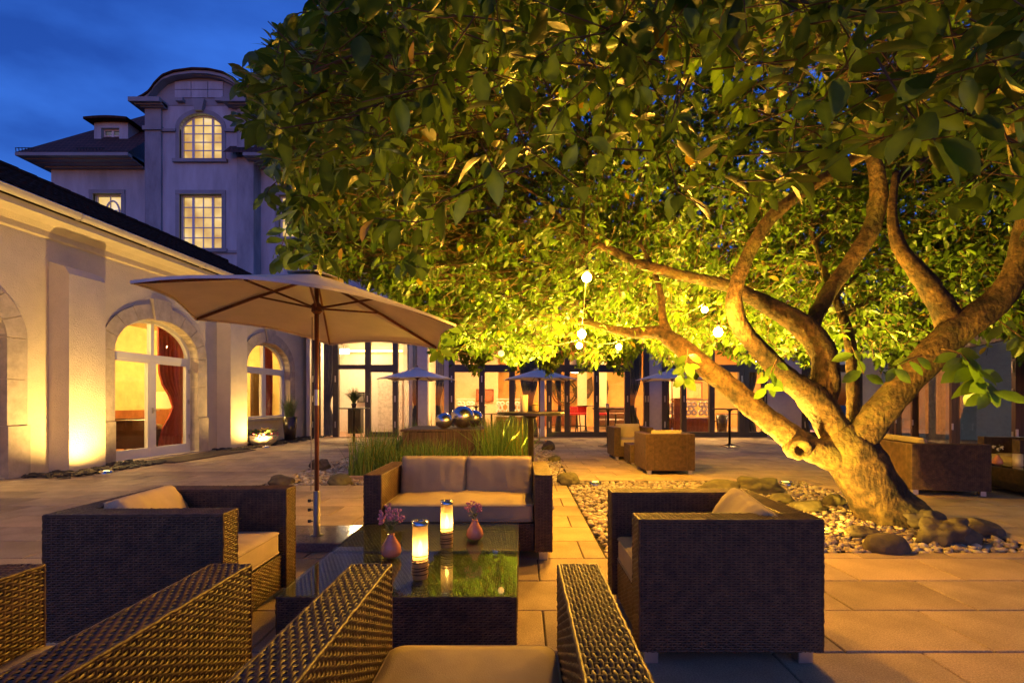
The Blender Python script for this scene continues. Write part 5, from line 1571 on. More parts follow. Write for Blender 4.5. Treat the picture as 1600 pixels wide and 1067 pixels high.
high_table('high table right of the parasols under the leaning limb', U(1140, 14.1), 14.1, 1.07, .45)
candle_glass('candle glass on the high table behind the facing armchairs', (U(949, 14.1), 14.1, 1.081), .12, .04, 14)
def potplant(label, loc, h, r, n, seed, leafL, cat='plant', name='potted_plant', pot_h=.12, pot_r=.08, spread=1.0, m='pot'):
    t = thing(name, label, cat, loc)
    b = MB(); b.lathe([(pot_r * .7, 0), (pot_r, pot_h), (pot_r * .88, pot_h), (pot_r * .85, pot_h * .9), (.002, pot_h * .88)], 28); b.build('pot', M[m], t, True)
    b = MB(); rg = random.Random(seed)
    for k in range(n):
        th = rg.uniform(0, 2 * PI); L = leafL * rg.uniform(.6, 1.15); lean = rg.uniform(.05, 1.0) * spread
        p = Vector((pot_r * .6 * rg.random() * math.cos(th), pot_r * .6 * rg.random() * math.sin(th), pot_h * .85))
        d = Vector((math.cos(th), math.sin(th), 0)); vs_ = []; sd = Vector((-math.sin(th), math.cos(th), 0)); w = .008 + .008 * rg.random()
        for q in range(6):
            s = q / 5; c = p + d * (L * lean * s * s * .8) + Vector((0, 0, L * (s - .35 * lean * s * s)))
            ww = w * (1 - s * .95); vs_ += [c - sd * ww, c + sd * ww]
        b.add(vs_, [(2 * q, 2 * q + 1, 2 * q + 3, 2 * q + 2) for q in range(5)])
    b.build('leaves', mat('grassy leaves ' + name, (.10, .15, .045), .5, var=.5, scale=12), t, True)
    return t
potplant('bushy small plant in a pot on the high table by the lobby', (U(553, 14.8), 14.8, 1.081), .5, .1, 420, 3, .50, spread=1.25)
potplant('tall dark planter with ornamental grass under the arched window', wf(wu(453, .5), .0, .5), 1, .2, 200, 5, .85, 'planter', 'grass_planter', .78, .22, .8)
fb = thing('flower_bowl', 'wide stone bowl with pink and yellow flowers at the wing wall', 'planter', wf(wu(410, .55), .0, .55))
b = MB(); b.lathe([(.20, 0), (.36, .12), (.42, .26), (.40, .32), (.37, .32), (.36, .26), (.002, .25)], 32); b.build('bowl', M['bowl'], fb, True)
b = MB(); rg = random.Random(2)
for k in range(170):
    th = rg.uniform(0, 6.28); rr = .36 * math.sqrt(rg.random()); flat_leaf(b, (rr * math.cos(th), rr * math.sin(th), .26 + rg.uniform(0, .16)), (math.cos(th), math.sin(th), rg.uniform(-.2, 1.3)), .13, .06)
b.build('leaves', mat('bedding leaves', (.09, .15, .04), .6, var=.4, scale=20), fb, True)
b = MB()
for k in range(70):
    th = rg.uniform(-2.4, .6); rr = rg.uniform(.25, .44); b.blob((rr * math.cos(th), rr * math.sin(th), .24 + rg.uniform(-.02, .14)), (.03, .03, .022), 1, .3, 2, k)
b.build('pink_blossom', M['pink'], fb)
b = MB()
for k in range(26):
    th = rg.uniform(0, 6.28); rr = rg.uniform(.05, .3); b.blob((rr * math.cos(th), rr * math.sin(th), .40 + rg.uniform(0, .1)), (.028, .028, .02), 1, .3, 2, k)
b.build('yellow_blossom', mat('yellow blossom', (.7, .5, .08), .7, var=.2), fb)

# ------------------------------------------------------------------ parasols
def parasol(label, loc, rot, Rv, hc, apex, tilt=(0, 0), base='slab', group='hexagonal parasols with wooden poles'):
    t = thing('parasol', label, 'parasol', loc, 0, group)
    def cp(phi, q, drop=0.0):
        """point of the six-sided canopy at angle phi and radius fraction q"""
        f_ = (phi / (PI / 3)) % 1.0
        m_ = 1 - abs(2 * f_ - 1)                      # 0 on a rib, 1 between ribs
        rr = Rv * math.cos(PI / 6) / math.cos((f_ - .5) * PI / 3) * q * (1 - .035 * m_ * q)
        X, Y = rr * math.cos(rot + phi), rr * math.sin(rot + phi)
        z = apex + (hc - apex) * q ** 1.08 + tilt[0] * X + tilt[1] * Y + drop - .018 * math.sin(PI * q) * m_ + (apex - hc) * q * (1 - math.cos(PI / 6) / math.cos((f_ - .5) * PI / 3)) * .9
        return Vector((X, Y, z))
    nr_, ns_ = 8, 36
    b = MB(); vs_ = [Vector((0, 0, apex))]
    for r_ in range(1, nr_ + 1):
        for k in range(ns_): vs_.append(cp(2 * PI * k / ns_, r_ / nr_))
    fs = [(0, 1 + k, 1 + (k + 1) % ns_) for k in range(ns_)]
    for r_ in range(nr_ - 1):
        for k in range(ns_): fs.append((1 + r_ * ns_ + k, 1 + (r_ + 1) * ns_ + k, 1 + (r_ + 1) * ns_ + (k + 1) % ns_, 1 + r_ * ns_ + (k + 1) % ns_))
    b.add(vs_, fs)
    ring = [cp(2 * PI * k / ns_, 1.0) for k in range(ns_)]
    b.add(ring + [p * 1.0 + Vector((0, 0, -.022)) for p in ring], [(k, (k + 1) % ns_, ns_ + (k + 1) % ns_, ns_ + k) for k in range(ns_)])
    can = b.build('canopy', M['canvas'], t, True)
    b = MB(); vs_ = [cp(PI / 3 * k, .2, .03) for k in range(6)] + [Vector((0, 0, apex + .045))]
    b.add(vs_, [(k, (k + 1) % 6, 6) for k in range(6)]); b.build('vent_cap', M['canvas'], can)
    b = MB(); b.tube([(0, 0, .06), (0, 0, apex + .03)], .019, 12); pole = b.build('pole', M['darkwood'], t, True)
    b = MB(); b.lathe([(.03, 0), (.034, .02), (.022, .04), (.001, .055)], 14, (0, 0, apex + .035)); b.build('finial', M['darkwood'], pole, True)
    hubz = apex - .30
    b = MB(); b.lathe([(.024, -.05), (.045, -.03), (.045, .03), (.024, .05)], 14, (0, 0, hubz)); b.build('hub', M['darkwood'], t)
    for k in range(6):
        phi = PI / 3 * k
        b = MB(); pts = [cp(phi, .03, -.03), cp(phi, .5, -.020), cp(phi, .985, -.016)]
        for p0, p1 in zip(pts[:-1], pts[1:]): b.beam(p0, p1, .016, .022)
        rib = b.build('rib', M['darkwood'], t)
        b = MB(); b.beam((0, 0, hubz), cp(phi, .45, -.032), .014, .016); b.build('strut', M['darkwood'], rib)
    return t
bigp = parasol('large cream parasol beside the left armchair, its pole on a polished slab', (-1.81, 4.41, 0), R(-133.7), 1.31, 1.965, 2.375, (-.076, -.062))
b = MB(); b.bbox(-.36, .30, -.25, .36, 0, .075, .006); b.build('base_slab', M['granite'], bigp)
b = MB(); b.lathe([(.055, .075), (.055, .082), (.03, .084), (.03, .46), (.026, .47)], 20); sl = b.build('pole_sleeve', M['sleeve'], bigp, True)
for zz in (.20, .30, .38):
    b = MB(); b.tube([(-.03, 0, zz), (-.06, 0, zz)], .006, 6); b.lathe([(.001, -.012), (.014, -.012), (.014, .012), (.001, .012)], 10, (-.065, 0, zz)); b.build('clamp_screw', M['iron'], sl)
b = MB(); b.tube([(-.05, 0, .47), (-.052, .01, 1.3), (-.04, .0, 2.0)], .0045, 5); b.build('pull_cord', M['cord'], bigp)
b = MB(); b.lathe([(.0202, 1.22), (.0202, 1.36)], 12, cap=False); b.build('joint_sleeve', M['alu'], bigp, True)
for lab, px, Yp, rot in (('small parasol left of the steel spheres in front of the lobby', 652, 15.0, R(20)), ('small parasol in the middle behind the near high table', 843, 15.2, R(40)), ('small parasol on the right half behind the leaning limb', 1050, 15.6, R(5))):
    sp = parasol(lab, (U(px, Yp), Yp, 0), rot, 1.17, 1.93, 2.26, group='small distant parasols')
    b = MB(); b.bbox(-.28, .28, -.28, .28, 0, .07, .006); b.build('base_slab', M['granite'], sp)
    b = MB(); b.lathe([(.03, .07), (.03, .45)], 14); b.build('pole_sleeve', M['alu'], sp, True)

# ------------------------------------------------------------------ reed pond, plinth and steel spheres
pd = thing('reed_pond', 'square stone-edged pond full of green reeds', 'pond', (0, 0, 0))
b = MB(); x0, x1, y0, y1 = POND; e = .16
for q in ((x0 - e, x1 + e, y0 - e, y0), (x0 - e, x1 + e, y1, y1 + e), (x0 - e, x0, y0, y1), (x1, x1 + e, y0, y1)): b.box(*q, -.07, .035)
b.build('kerb', mat('pink stone kerb', (.40, .27, .21), .8, scale=6, var=.15, bump=.3), pd)
b = MB(); b.box(x0, x1, y0, y1, -.085, -.01); b.build('water', mat('dark pond water', (.008, .012, .008), .05, var=.1), pd)
PX0, PX1, PY0, PY1 = -2.33, -.78, 9.75, 11.3
rg = np.random.default_rng(21)
N = 5200
bx = rg.uniform(x0 + .03, x1 - .02, N); by = y0 + (y1 - y0) * rg.random(N) ** 1.25
keep = ~((bx > PX0 - .03) & (bx < PX1 + .03) & (by > PY0 - .03) & (by < PY1 + .03))
clump = np.array([mnoise.noise(Vector((a * 1.6, c * 1.6, 2.0))) for a, c in zip(bx, by)])
keep &= clump > -.22
bx, by, clump = bx[keep], by[keep], clump[keep]; N = len(bx)
hgt = rg.uniform(.55, 1.0, N) * (1 + .35 * clump) + np.where(bx > -.75, .05, 0) - np.where(bx < -2.3, .18, 0)
hgt = np.where((bx > PX0) & (bx < PX1) & (by < PY0), hgt * .62, hgt)
th = rg.uniform(0, 2 * PI, N); lean = np.abs(rg.normal(0, .26, N)) + (rg.random(N) < .14) * rg.uniform(.3, .8, N); wd = rg.uniform(.006, .012, N)
tq = np.linspace(0, 1, 5)[None, :]
dx, dy = np.cos(th)[:, None], np.sin(th)[:, None]
fa = rg.uniform(0, 2 * PI, N)[:, None]
cx_ = bx[:, None] + dx * (hgt * lean)[:, None] * tq ** 2; cy_ = by[:, None] + dy * (hgt * lean)[:, None] * tq ** 2
cz_ = hgt[:, None] * (tq - .25 * lean[:, None] * tq ** 2)
ww = wd[:, None] * (1 - .93 * tq ** 1.5)
A = np.stack([cx_ - np.cos(fa) * ww, cy_ - np.sin(fa) * ww, cz_], -1); B = np.stack([cx_ + np.cos(fa) * ww, cy_ + np.sin(fa) * ww, cz_], -1)
Vv = np.stack([A, B], 2).reshape(-1, 3)
ii = np.arange(N)[:, None] * 10 + np.arange(4)[None] * 2
q = np.stack([ii, ii + 1, ii + 3, ii + 2], -1).reshape(-1, 4)
tint = np.zeros((N * 10, 4)); tint[:, 0] = np.repeat(rg.random(N), 10); tint[:, 1] = np.repeat((rg.random(N) < .13) * .8, 10); tint[:, 3] = 1
tag(obj('reeds', np_mesh('reeds', Vv, [q], M['reed'], True, tint), pd), kind='stuff')
pl_ = thing('wooden_plinth', 'plank-clad square plinth standing in the reeds', 'plinth', ((PX0 + PX1) / 2, (PY0 + PY1) / 2, -.01))
pw_, pd_ = (PX1 - PX0) / 2, (PY1 - PY0) / 2
b = MB(); b.box(-pw_ + .03, pw_ - .03, -pd_ + .03, pd_ - .03, 0, .68); b.build('core', M['core'], pl_)
nb = 11
for i in range(nb):
    for side in range(4):
        b = MB(); a0, a1 = -pw_ + 2 * pw_ * i / nb + .004, -pw_ + 2 * pw_ * (i + 1) / nb - .004
        if side == 0: b.bbox(a0, a1, -pd_, -pd_ + .028, .0, .675 + random.uniform(-.006, .004), .004)
        elif side == 1: b.bbox(a0, a1, pd_ - .028, pd_, .0, .675, .004)
        elif side == 2: b.bbox(-pw_, -pw_ + .028, a0 + .032 * (i == 0), a1 - .032 * (i == nb - 1), .0, .675, .004)
        else: b.bbox(pw_ - .028, pw_, a0 + .032 * (i == 0), a1 - .032 * (i == nb - 1), .0, .675, .004)
        b.build('plank', M['wood'], pl_)
for i in range(5):
    b = MB(); a0, a1 = -pd_ - .02 + (2 * pd_ + .04) * i / 5 + .003, -pd_ - .02 + (2 * pd_ + .04) * (i + 1) / 5 - .003
    b.bbox(-pw_ - .04, pw_ + .04, a0, a1, .682, .722, .005); b.build('top_board', M['wood'], pl_)
b = MB(); b.tube([(pw_ + .02, -pd_ - .02, .0), (pw_ + .02, -pd_ - .02, .73)], .02, 10); b.build('copper_pipe', mat('copper', (.45, .18, .07), .4, metal=.8), pl_)
zt = .713
for lab, px, r_, yy in (('left small mirror-steel sphere on the wooden plinth', 694, .175, 10.1), ('largest mirror-steel sphere in the middle of the plinth', 723, .25, 10.45), ('right mirror-steel sphere on the plinth behind the largest', 741, .20, 10.9)):
    b = MB(); n = 18; b.lathe([(max(r_ * math.sin(PI * k / n), .0005), r_ * .92 * (1 - math.cos(PI * k / n))) for k in range(n + 1)], 36, cap=False)
    tag(b.build('steel_sphere', M['steel'], None, True, (U(px, yy), yy, zt - .003)), lab, 'sphere', 'mirror steel spheres')

# ================================================================== the magnolia
TREE = thing('magnolia_tree', 'old spreading magnolia with leaning limbs and broad leafy crown over the terrace', 'tree', (3.88, 5.36, 0))
TO = Vector((3.88, 5.36, 0))
def catmull(pts, rs, step=.07):
    out, ro = [], []
    n = len(pts)
    for i in range(n - 1):
        p0, p1, p2, p3 = pts[max(i - 1, 0)], pts[i], pts[i + 1], pts[min(i + 2, n - 1)]
        m_ = max(2, int((p2 - p1).length / step))
        for k in range(m_):
            t = k / m_
            out.append(.5 * ((2 * p1) + (-p0 + p2) * t + (2 * p0 - 5 * p1 + 4 * p2 - p3) * t * t + (-p0 + 3 * p1 - 3 * p2 + p3) * t ** 3))
            ro.append(rs[i] + (rs[i + 1] - rs[i]) * t)
    out.append(pts[-1]); ro.append(rs[-1])
    return out, ro
LIMB_ENDS = []; LIMB_PTS = []
def limb(name, spec, parent, seg=18, step=.06):
    pts = [P(x, y, Y) - TO for x, y, Y, r in spec]; rs = [r * Y / F * (.76 if name == 'trunk' else .66) for x, y, Y, r in spec]
    pp, rr = catmull(pts, rs, step)
    b = MB(); b.tube(pp, rr, seg, jitter=.14)
    LIMB_PTS.extend((p + TO, r) for p, r in zip(pp, rr)); LIMB_ENDS.append((pp[-1] + TO, (pp[-1] - pp[-3]).normalized(), rr[-1]))
    return b.build(name, M['bark'], parent, True)
# trunk with flaring foot
tr = limb('trunk', [(1404, 846, 5.30, 108), (1396, 824, 5.31, 84), (1390, 806, 5.32, 72), (1378, 785, 5.34, 58), (1358, 755, 5.36, 52), (1335, 722, 5.38, 53), (1318, 695, 5.40, 48), (1306, 668, 5.42, 34)], TREE, 26, .04)
limb('limb', [(1345, 725, 5.38, 40), (1300, 712, 5.36, 34), (1255, 695, 5.36, 30), (1200, 655, 5.45, 27), (1150, 612, 5.6, 25), (1100, 572, 5.75, 24), (1062, 540, 5.9, 22), (1030, 520, 6.0, 17), (990, 520, 6.1, 13), (950, 513, 6.2, 9), (905, 500, 6.4, 6)], TREE)
limb('limb', [(1046, 530, 5.95, 14), (1036, 500, 6.0, 10), (1033, 465, 6.05, 8), (1022, 425, 6.1, 6), (1000, 380, 6.2, 4)], TREE, 12)
limb('limb', [(1322, 705, 5.42, 44), (1296, 660, 5.42, 37), (1270, 622, 5.40, 35), (1230, 590, 5.34, 25), (1188, 548, 5.25, 22), (1156, 508, 5.15, 20), (1147, 465, 5.05, 18), (1164, 410, 4.9, 16), (1196, 352, 4.75, 15), (1242, 308, 4.6, 14), (1305, 268, 4.5, 13), (1365, 222, 4.4, 12), (1388, 165, 4.3, 13), (1412, 95, 4.2, 13), (1455, 35, 4.1, 11), (1500, -30, 4.0, 9)], TREE)
limb('limb', [(1280, 632, 5.44, 34), (1290, 585, 5.48, 31), (1282, 545, 5.55, 30), (1252, 508, 5.65, 28), (1205, 480, 5.75, 21), (1140, 448, 5.85, 14), (1065, 430, 5.95, 12), (1000, 412, 6.05, 12), (948, 388, 6.15, 9), (900, 375, 6.3, 6)], TREE)
limb('limb', [(1262, 520, 5.72, 19), (1290, 465, 5.85, 18), (1325, 415, 5.8, 18), (1358, 365, 5.75, 20), (1371, 318, 5.7, 20), (1371, 275, 5.65, 17), (1352, 210, 5.6, 13), (1325, 130, 5.5, 10), (1310, 40, 5.4, 7)], TREE)
limb('limb', [(1334, 690, 5.75, 16), (1333, 640, 5.95, 14), (1332, 580, 6.05, 13), (1326, 525, 6.15, 12), (1308, 470, 6.25, 9), (1282, 410, 6.4, 7), (1262, 340, 6.5, 5)], TREE, 12)
limb('limb', [(1318, 712, 5.36, 44), (1352, 672, 5.30, 37), (1400, 615, 5.22, 34), (1450, 560, 5.14, 34), (1498, 514, 5.08, 36), (1545, 482, 5.0, 31), (1580, 440, 4.95, 27), (1596, 390, 4.9, 24), (1602, 330, 4.85, 19), (1588, 240, 4.75, 14), (1560, 130, 4.6, 10), (1520, 20, 4.4, 8)], TREE)
limb('limb', [(1492, 520, 5.10, 32), (1468, 472, 5.2, 26), (1434, 424, 5.3, 20), (1405, 385, 5.4, 15), (1394, 335, 5.5, 10), (1400, 270, 5.6, 7)], TREE, 14)
limb('limb', [(1390, 168, 4.28, 11), (1430, 110, 4.2, 10), (1500, 60, 4.1, 10), (1600, 10, 4.0, 9), (1700, -40, 3.9, 6)], TREE, 10)
limb('limb', [(1372, 225, 4.4, 9), (1320, 120, 4.2, 9), (1240, 60, 4.0, 9), (1120, 30, 3.8, 8), (1000, 10, 3.6, 6)], TREE, 10)
# knot where a limb was sawn off
b = MB(); kc = P(1250, 701, 5.22) - TO; kd = Vector((-.25, -1, -.12)).normalized()
sd = kd.cross(Vector((0, 0, 1))).normalized(); up = sd.cross(kd)
ringp = []; 
for rr_, dd in ((.14, -.12), (.115, .01), (.10, .045), (.078, .05), (.058, .03), (.048, -.02), (.02, -.04)):
    ringp.append([kc + kd * dd + (sd * math.cos(2 * PI * k / 20) + up * math.sin(2 * PI * k / 20)) * rr_ * (1 + .05 * math.sin(3 * k)) for k in range(20)])
vs_ = [p for r_ in ringp for p in r_]
b.add(vs_, [(i * 20 + k, i * 20 + (k + 1) % 20, (i + 1) * 20 + (k + 1) % 20, (i + 1) * 20 + k) for i in range(len(ringp) - 1) for k in range(20)])
b.build('knot', M['bark'], TREE, True)

# ------------------------------------------------------------------ string of bulbs (positions needed to keep them clear of leaves)
BULBS = [(917, 434, 4.7, 1), (909, 522, 5.3, 1), (905, 540, 7.6, 1), (967, 542, 8.0, 1), (1122, 519, 4.9, 1), (1101, 484, 7.4, 1), (783, 552, 6.6, 0)]
# ------------------------------------------------------------------ crown: clusters of leaves in a drooping shell
CC = np.array([2.9, 6.1, 1.55]); CR = np.array([7.2, 5.0, 5.0])
rgt = np.random.default_rng(5)
def poly_interp(x, tab): return np.interp(x, [t[0] for t in tab], [t[1] for t in tab])
YBOT = [(300, 420), (440, 415), (480, 430), (560, 450), (640, 500), (680, 560), (720, 566), (760, 560), (800, 562), (850, 566), (900, 566), (950, 572), (985, 560), (1010, 545), (1060, 590), (1100, 560), (1140, 540), (1200, 600), (1230, 560), (1300, 545), (1360, 560), (1400, 585), (1450, 560), (1500, 530), (1560, 540), (1600, 560), (1750, 620)]
YNEAR = [(300, 420), (440, 415), (560, 440), (640, 450), (700, 400), (760, 330), (850, 300), (950, 285), (1050, 320), (1100, 340), (1180, 350), (1250, 330), (1330, 250), (1400, 290), (1480, 330), (1600, 350), (1750, 420)]
XLEFT = [(-400, 640), (0, 478), (30, 448), (60, 425), (85, 392), (130, 372), (170, 368), (215, 388), (260, 425), (300, 440), (350, 452), (400, 440), (430, 470), (460, 600), (500, 640), (560, 680), (620, 700)]
def mn_hash(p): return (np.sin(np.floor(p[:, 0] * 3.3) * 12.9898 + np.floor(p[:, 1] * 3.3) * 78.233 + np.floor(p[:, 2] * 3.3) * 37.719) * 43758.5453) % 1.0
def inside(pts, margin=0):
    """crown outline as read from the photograph, plus keep-clear volumes"""
    X, Y, Z = pts[:, 0], pts[:, 1], pts[:, 2]
    Yc = np.maximum(Y, .05)
    px = CX + X / Yc * F; py = HY - (Z - CH) / Yc * F
    ok = np.ones(len(pts), bool)
    vis = (Y > .4) & (px > -100) & (px < 1750) & (py > -150)
    nz = 24 * np.sin(px * .045 + Y * 2) + 16 * np.sin(px * .11 + 1.3) - 8
    bot = poly_interp(px, YBOT) + nz * .8
    near = poly_interp(px, YNEAR) + nz
    ok &= ~vis | (py < bot)
    ok &= ~vis | (Y > 4.9) | (py < near)
    ok &= ~vis | (px > poly_interp(py, XLEFT) + 18 * np.sin(py * .09) + 14 * np.sin(py * .23 + Y * 3) + 10)
    # keep-clear: bulbs
    for bx_, by_, bY, lit in BULBS:
        ok &= ~(vis & (Y < bY + .15) & (np.hypot(px - bx_, py - by_) < (30 if lit else 16)))
    # limbs stay open to view in front
    thin = mn_hash(pts) < .78
    ok &= ~(vis & (Y < 5.9) & (px > 1020) & (px < 1640) & (py > 345) & (Y > 4.3) & (thin | (py > 470)))
    ok &= np.linalg.norm(pts - np.array([0, 0, CH]), axis=1) > 1.55
    ok &= Z > 1.75
    # parasol stays clear
    ok &= ~((np.abs(X + 1.8) < 1.5) & (np.abs(Y - 4.4) < 1.6) & (Z < 2.5))
    # away from the buildings
    ok &= Y < 11.0
    return ok, vis, px, py
NC = 39000
d = rgt.normal(size=(NC, 3)); d[:, 2] = np.abs(d[:, 2]) * .8 + .02; d /= np.linalg.norm(d, axis=1)[:, None]
s = .74 + .26 * rgt.random(NC) ** .6
lump = np.array([mnoise.noise(Vector(v) * 3.1) for v in d.tolist()])
cl = CC + CR * d * (s + .10 * lump)[:, None]
# drooping skirt at the far left / back side, hanging lower
NS = 5200
ang = rgt.uniform(PI * .35, PI * 1.12, NS)
sk = np.column_stack([CC[0] + CR[0] * np.cos(ang) * rgt.uniform(.55, .95, NS), CC[1] + CR[1] * np.sin(ang) * rgt.uniform(.25, .95, NS), rgt.uniform(1.75, 3.9, NS)])
# inner boughs above the limbs
NI = 7000
inn = np.column_stack([rgt.uniform(-1.5, 8.5, NI), rgt.uniform(5.9, 9.2, NI), rgt.uniform(2.0, 5.4, NI)])
# unseen leaf clusters added overhead and behind the camera to block sky light
NO = 5200
ov = np.column_stack([rgt.uniform(-.8, 9.0, NO), rgt.uniform(-1.6, 4.2, NO), rgt.uniform(3.7, 5.6, NO)])
cl = np.concatenate([cl, sk, inn, ov])
overhead = np.zeros(len(cl), bool); overhead[-NO:] = True
ok, vis, px, py = inside(cl)
# hidden or out-of-frame parts of the crown get fewer leaves
inframe = vis & (px > -40) & (px < 1640) & (py > -60)
ok &= inframe | (rgt.random(len(cl)) < np.where(overhead, .85, .22))
ok &= ~(overhead & inframe)
midnear = inframe & (cl[:, 1] < 4.1) & (px > 690) & (px < 1380) & (py > 110)
ok &= ~midnear | (rgt.random(len(cl)) < .42)
# gaps: drop whole patches
gap = np.array([mnoise.noise(Vector(v) * 1.9 + Vector((7, 3, 1))) for v in cl.tolist()])
ok &= gap > -.34
cl = cl[ok]
# thin out clusters that would only stack up behind others: keep probability by distance from the eye
dist = np.linalg.norm(cl - np.array([0, 0, CH]), axis=1)
keep = rgt.random(len(cl)) < np.where(dist < 3.4, .55, np.where(dist < 5, .75, .95))
cl = cl[keep]; dist = dist[keep]
NCL = len(cl)
LPC = 7
out = (cl - CC) / CR; out /= np.linalg.norm(out, axis=1)[:, None]
ax = out * .55 + rgt.normal(0, .45, (NCL, 3)) + np.array([0, 0, -.28]); ax /= np.linalg.norm(ax, axis=1)[:, None]
tmp = np.where(np.abs(ax[:, 2:3]) < .9, np.array([[0, 0, 1.0]]), np.array([[1.0, 0, 0]]))
e1 = np.cross(ax, tmp); e1 /= np.linalg.norm(e1, axis=1)[:, None]; e2 = np.cross(ax, e1)
NL = NCL * LPC
kk = np.tile(np.arange(LPC), NCL); ci = np.repeat(np.arange(NCL), LPC)
phi = kk * 2.4 + np.repeat(rgt.uniform(0, 6.28, NCL), LPC) + rgt.normal(0, .25, NL)
tl = np.radians(rgt.uniform(35, 85, NL))
rad = np.cos(phi)[:, None] * e1[ci] + np.sin(phi)[:, None] * e2[ci]
ld = ax[ci] * np.cos(tl)[:, None] + rad * np.sin(tl)[:, None] + np.array([0, 0, -.35]) + rgt.normal(0, .12, (NL, 3)); ld /= np.linalg.norm(ld, axis=1)[:, None]
lp = cl[ci] + ax[ci] * (rgt.uniform(-.10, .10, NL))[:, None] + rad * .012
# leaf frame: length dir ld, side = ld x up, normal
sd_ = np.cross(ld, np.array([0, 0, 1.0]) + rgt.normal(0, .35, (NL, 3))); sd_ /= np.linalg.norm(sd_, axis=1)[:, None] + 1e-9
nm = np.cross(sd_, ld)
Lf = rgt.uniform(.06, .15, NL); Wf = Lf * rgt.uniform(.42, .55, NL)
tt = np.array([0, .22, .5, .78, 1.0]); wt_ = np.array([.07, .72, 1.0, .70, .03])
bend = rgt.uniform(-.05, .48, NL); fold = rgt.uniform(.02, .5, NL)
def leaf_verts(lp, ld, sd_, nm, Lf, Wf, bend, fold):
    n = len(lp); Vx = np.zeros((n, 15, 3))
    for r in range(5):
        c = lp + ld * (Lf * (tt[r] + .10))[:, None] - nm * (Lf * bend * tt[r] ** 2)[:, None]
        half = (Wf / 2 * wt_[r])[:, None]
        lift = nm * (Wf * .5 * wt_[r] * fold)[:, None]
        Vx[:, r * 3] = c - sd_ * half + lift; Vx[:, r * 3 + 1] = c; Vx[:, r * 3 + 2] = c + sd_ * half + lift
    return Vx
LQ = np.array([(r * 3 + c, r * 3 + c + 1, r * 3 + c + 4, r * 3 + c + 3) for r in range(4) for c in (0, 1)])
okl, visl, pxl, pyl = inside(lp + ld * Lf[:, None] * .6)
# pick the 300 leaves that show largest: objects of their own
size = Lf / np.maximum(lp[:, 1], .3) * (visl & (pxl > 10) & (pxl < 1590) & (pyl > 5) & (pyl < 700)) * okl
# prefer the nearest along the view by depth
big = np.argsort(-size)[:300]
isbig = np.zeros(NL, bool); isbig[big] = True
far_ok = okl & ~isbig
Vx = leaf_verts(lp[far_ok], ld[far_ok], sd_[far_ok], nm[far_ok], Lf[far_ok], Wf[far_ok], bend[far_ok], fold[far_ok]) - np.array(TO)
n = len(Vx)
tint = np.zeros((n, 15, 4)); tint[..., 0] = np.clip(rgt.normal(.45, .28, (n, 1)), 0, 1); tint[..., 1] = (rgt.random((n, 1)) < .025) * .8; tint[..., 3] = 1
tint[:, 1::3, 0] = np.clip(tint[:, 1::3, 0] + .30, 0, 1)
fq = (LQ[None] + (np.arange(n) * 15)[:, None, None]).reshape(-1, 4)
crown = obj('crown', np_mesh('crown', Vx.reshape(-1, 3), [fq], M['leaf'], True, tint.reshape(-1, 4)), TREE)
tag(crown, kind='stuff')
for i in big:
    one = leaf_verts(np.zeros((1, 3)), ld[i:i + 1], sd_[i:i + 1], nm[i:i + 1], Lf[i:i + 1], Wf[i:i + 1], bend[i:i + 1], fold[i:i + 1])[0]
    tn = np.zeros((15, 4)); tn[:, 0] = np.clip(rgt.normal(.4, .25), 0, 1); tn[1::3, 0] = min(1, tn[0, 0] + .35); tn[:, 3] = 1
    o = obj('leaf', np_mesh('leaf', one, [LQ], M['leaf'], True, tn), TREE, Vector(lp[i]) - TO)
# twigs: one short stem per cluster, reaching back towards the nearest limb
tw_v = []; tw_q = []
stem0 = cl - ax * .02; stemlen = rgt.uniform(.18, .5, NCL)
lpts = np.array([tuple(p) for p, r in LIMB_PTS])
nseg = 3
tgt = np.zeros_like(cl)
for a in range(0, NCL, 2000):
    dd = ((cl[a:a + 2000, None, :] - lpts[None, ::4, :]) ** 2).sum(-1)
    tgt[a:a + 2000] = lpts[::4][dd.argmin(1)]
back = tgt - cl; bl = np.linalg.norm(back, axis=1)[:, None] + 1e-6
bdir = back / bl * .7 - ax * .5 + rgt.normal(0, .15, (NCL, 3)); bdir /= np.linalg.norm(bdir, axis=1)[:, None]
pts0 = cl + ax * .10; pts1 = cl - ax * .06; pts2 = cl - ax * .08 + bdir * stemlen[:, None]
okt, *_r = inside(pts2)
okt2, *_r = inside(pts1)
sel = okt & okt2 & (okl.reshape(NCL, LPC).mean(1) > .6)
tri = []
for j, (pp, rr) in enumerate(((pts0, .0022), (pts1, .0032), (pts2, .0048))):
    for k in range(3):
        th = 2 * PI * k / 3
        tri.append(pp[sel] + (e1[sel] * math.cos(th) + e2[sel] * math.sin(th)) * rr)
TV = np.stack(tri, 1) - np.array(TO)
n = len(TV)
tq_ = np.array([(j * 3 + k, j * 3 + (k + 1) % 3, (j + 1) * 3 + (k + 1) % 3, (j + 1) * 3 + k) for j in range(2) for k in range(3)])
tag(obj('twigs', np_mesh('twigs', TV.reshape(-1, 3), [(tq_[None] + (np.arange(n) * 9)[:, None, None]).reshape(-1, 4)], M['twig'], True), TREE), kind='stuff')
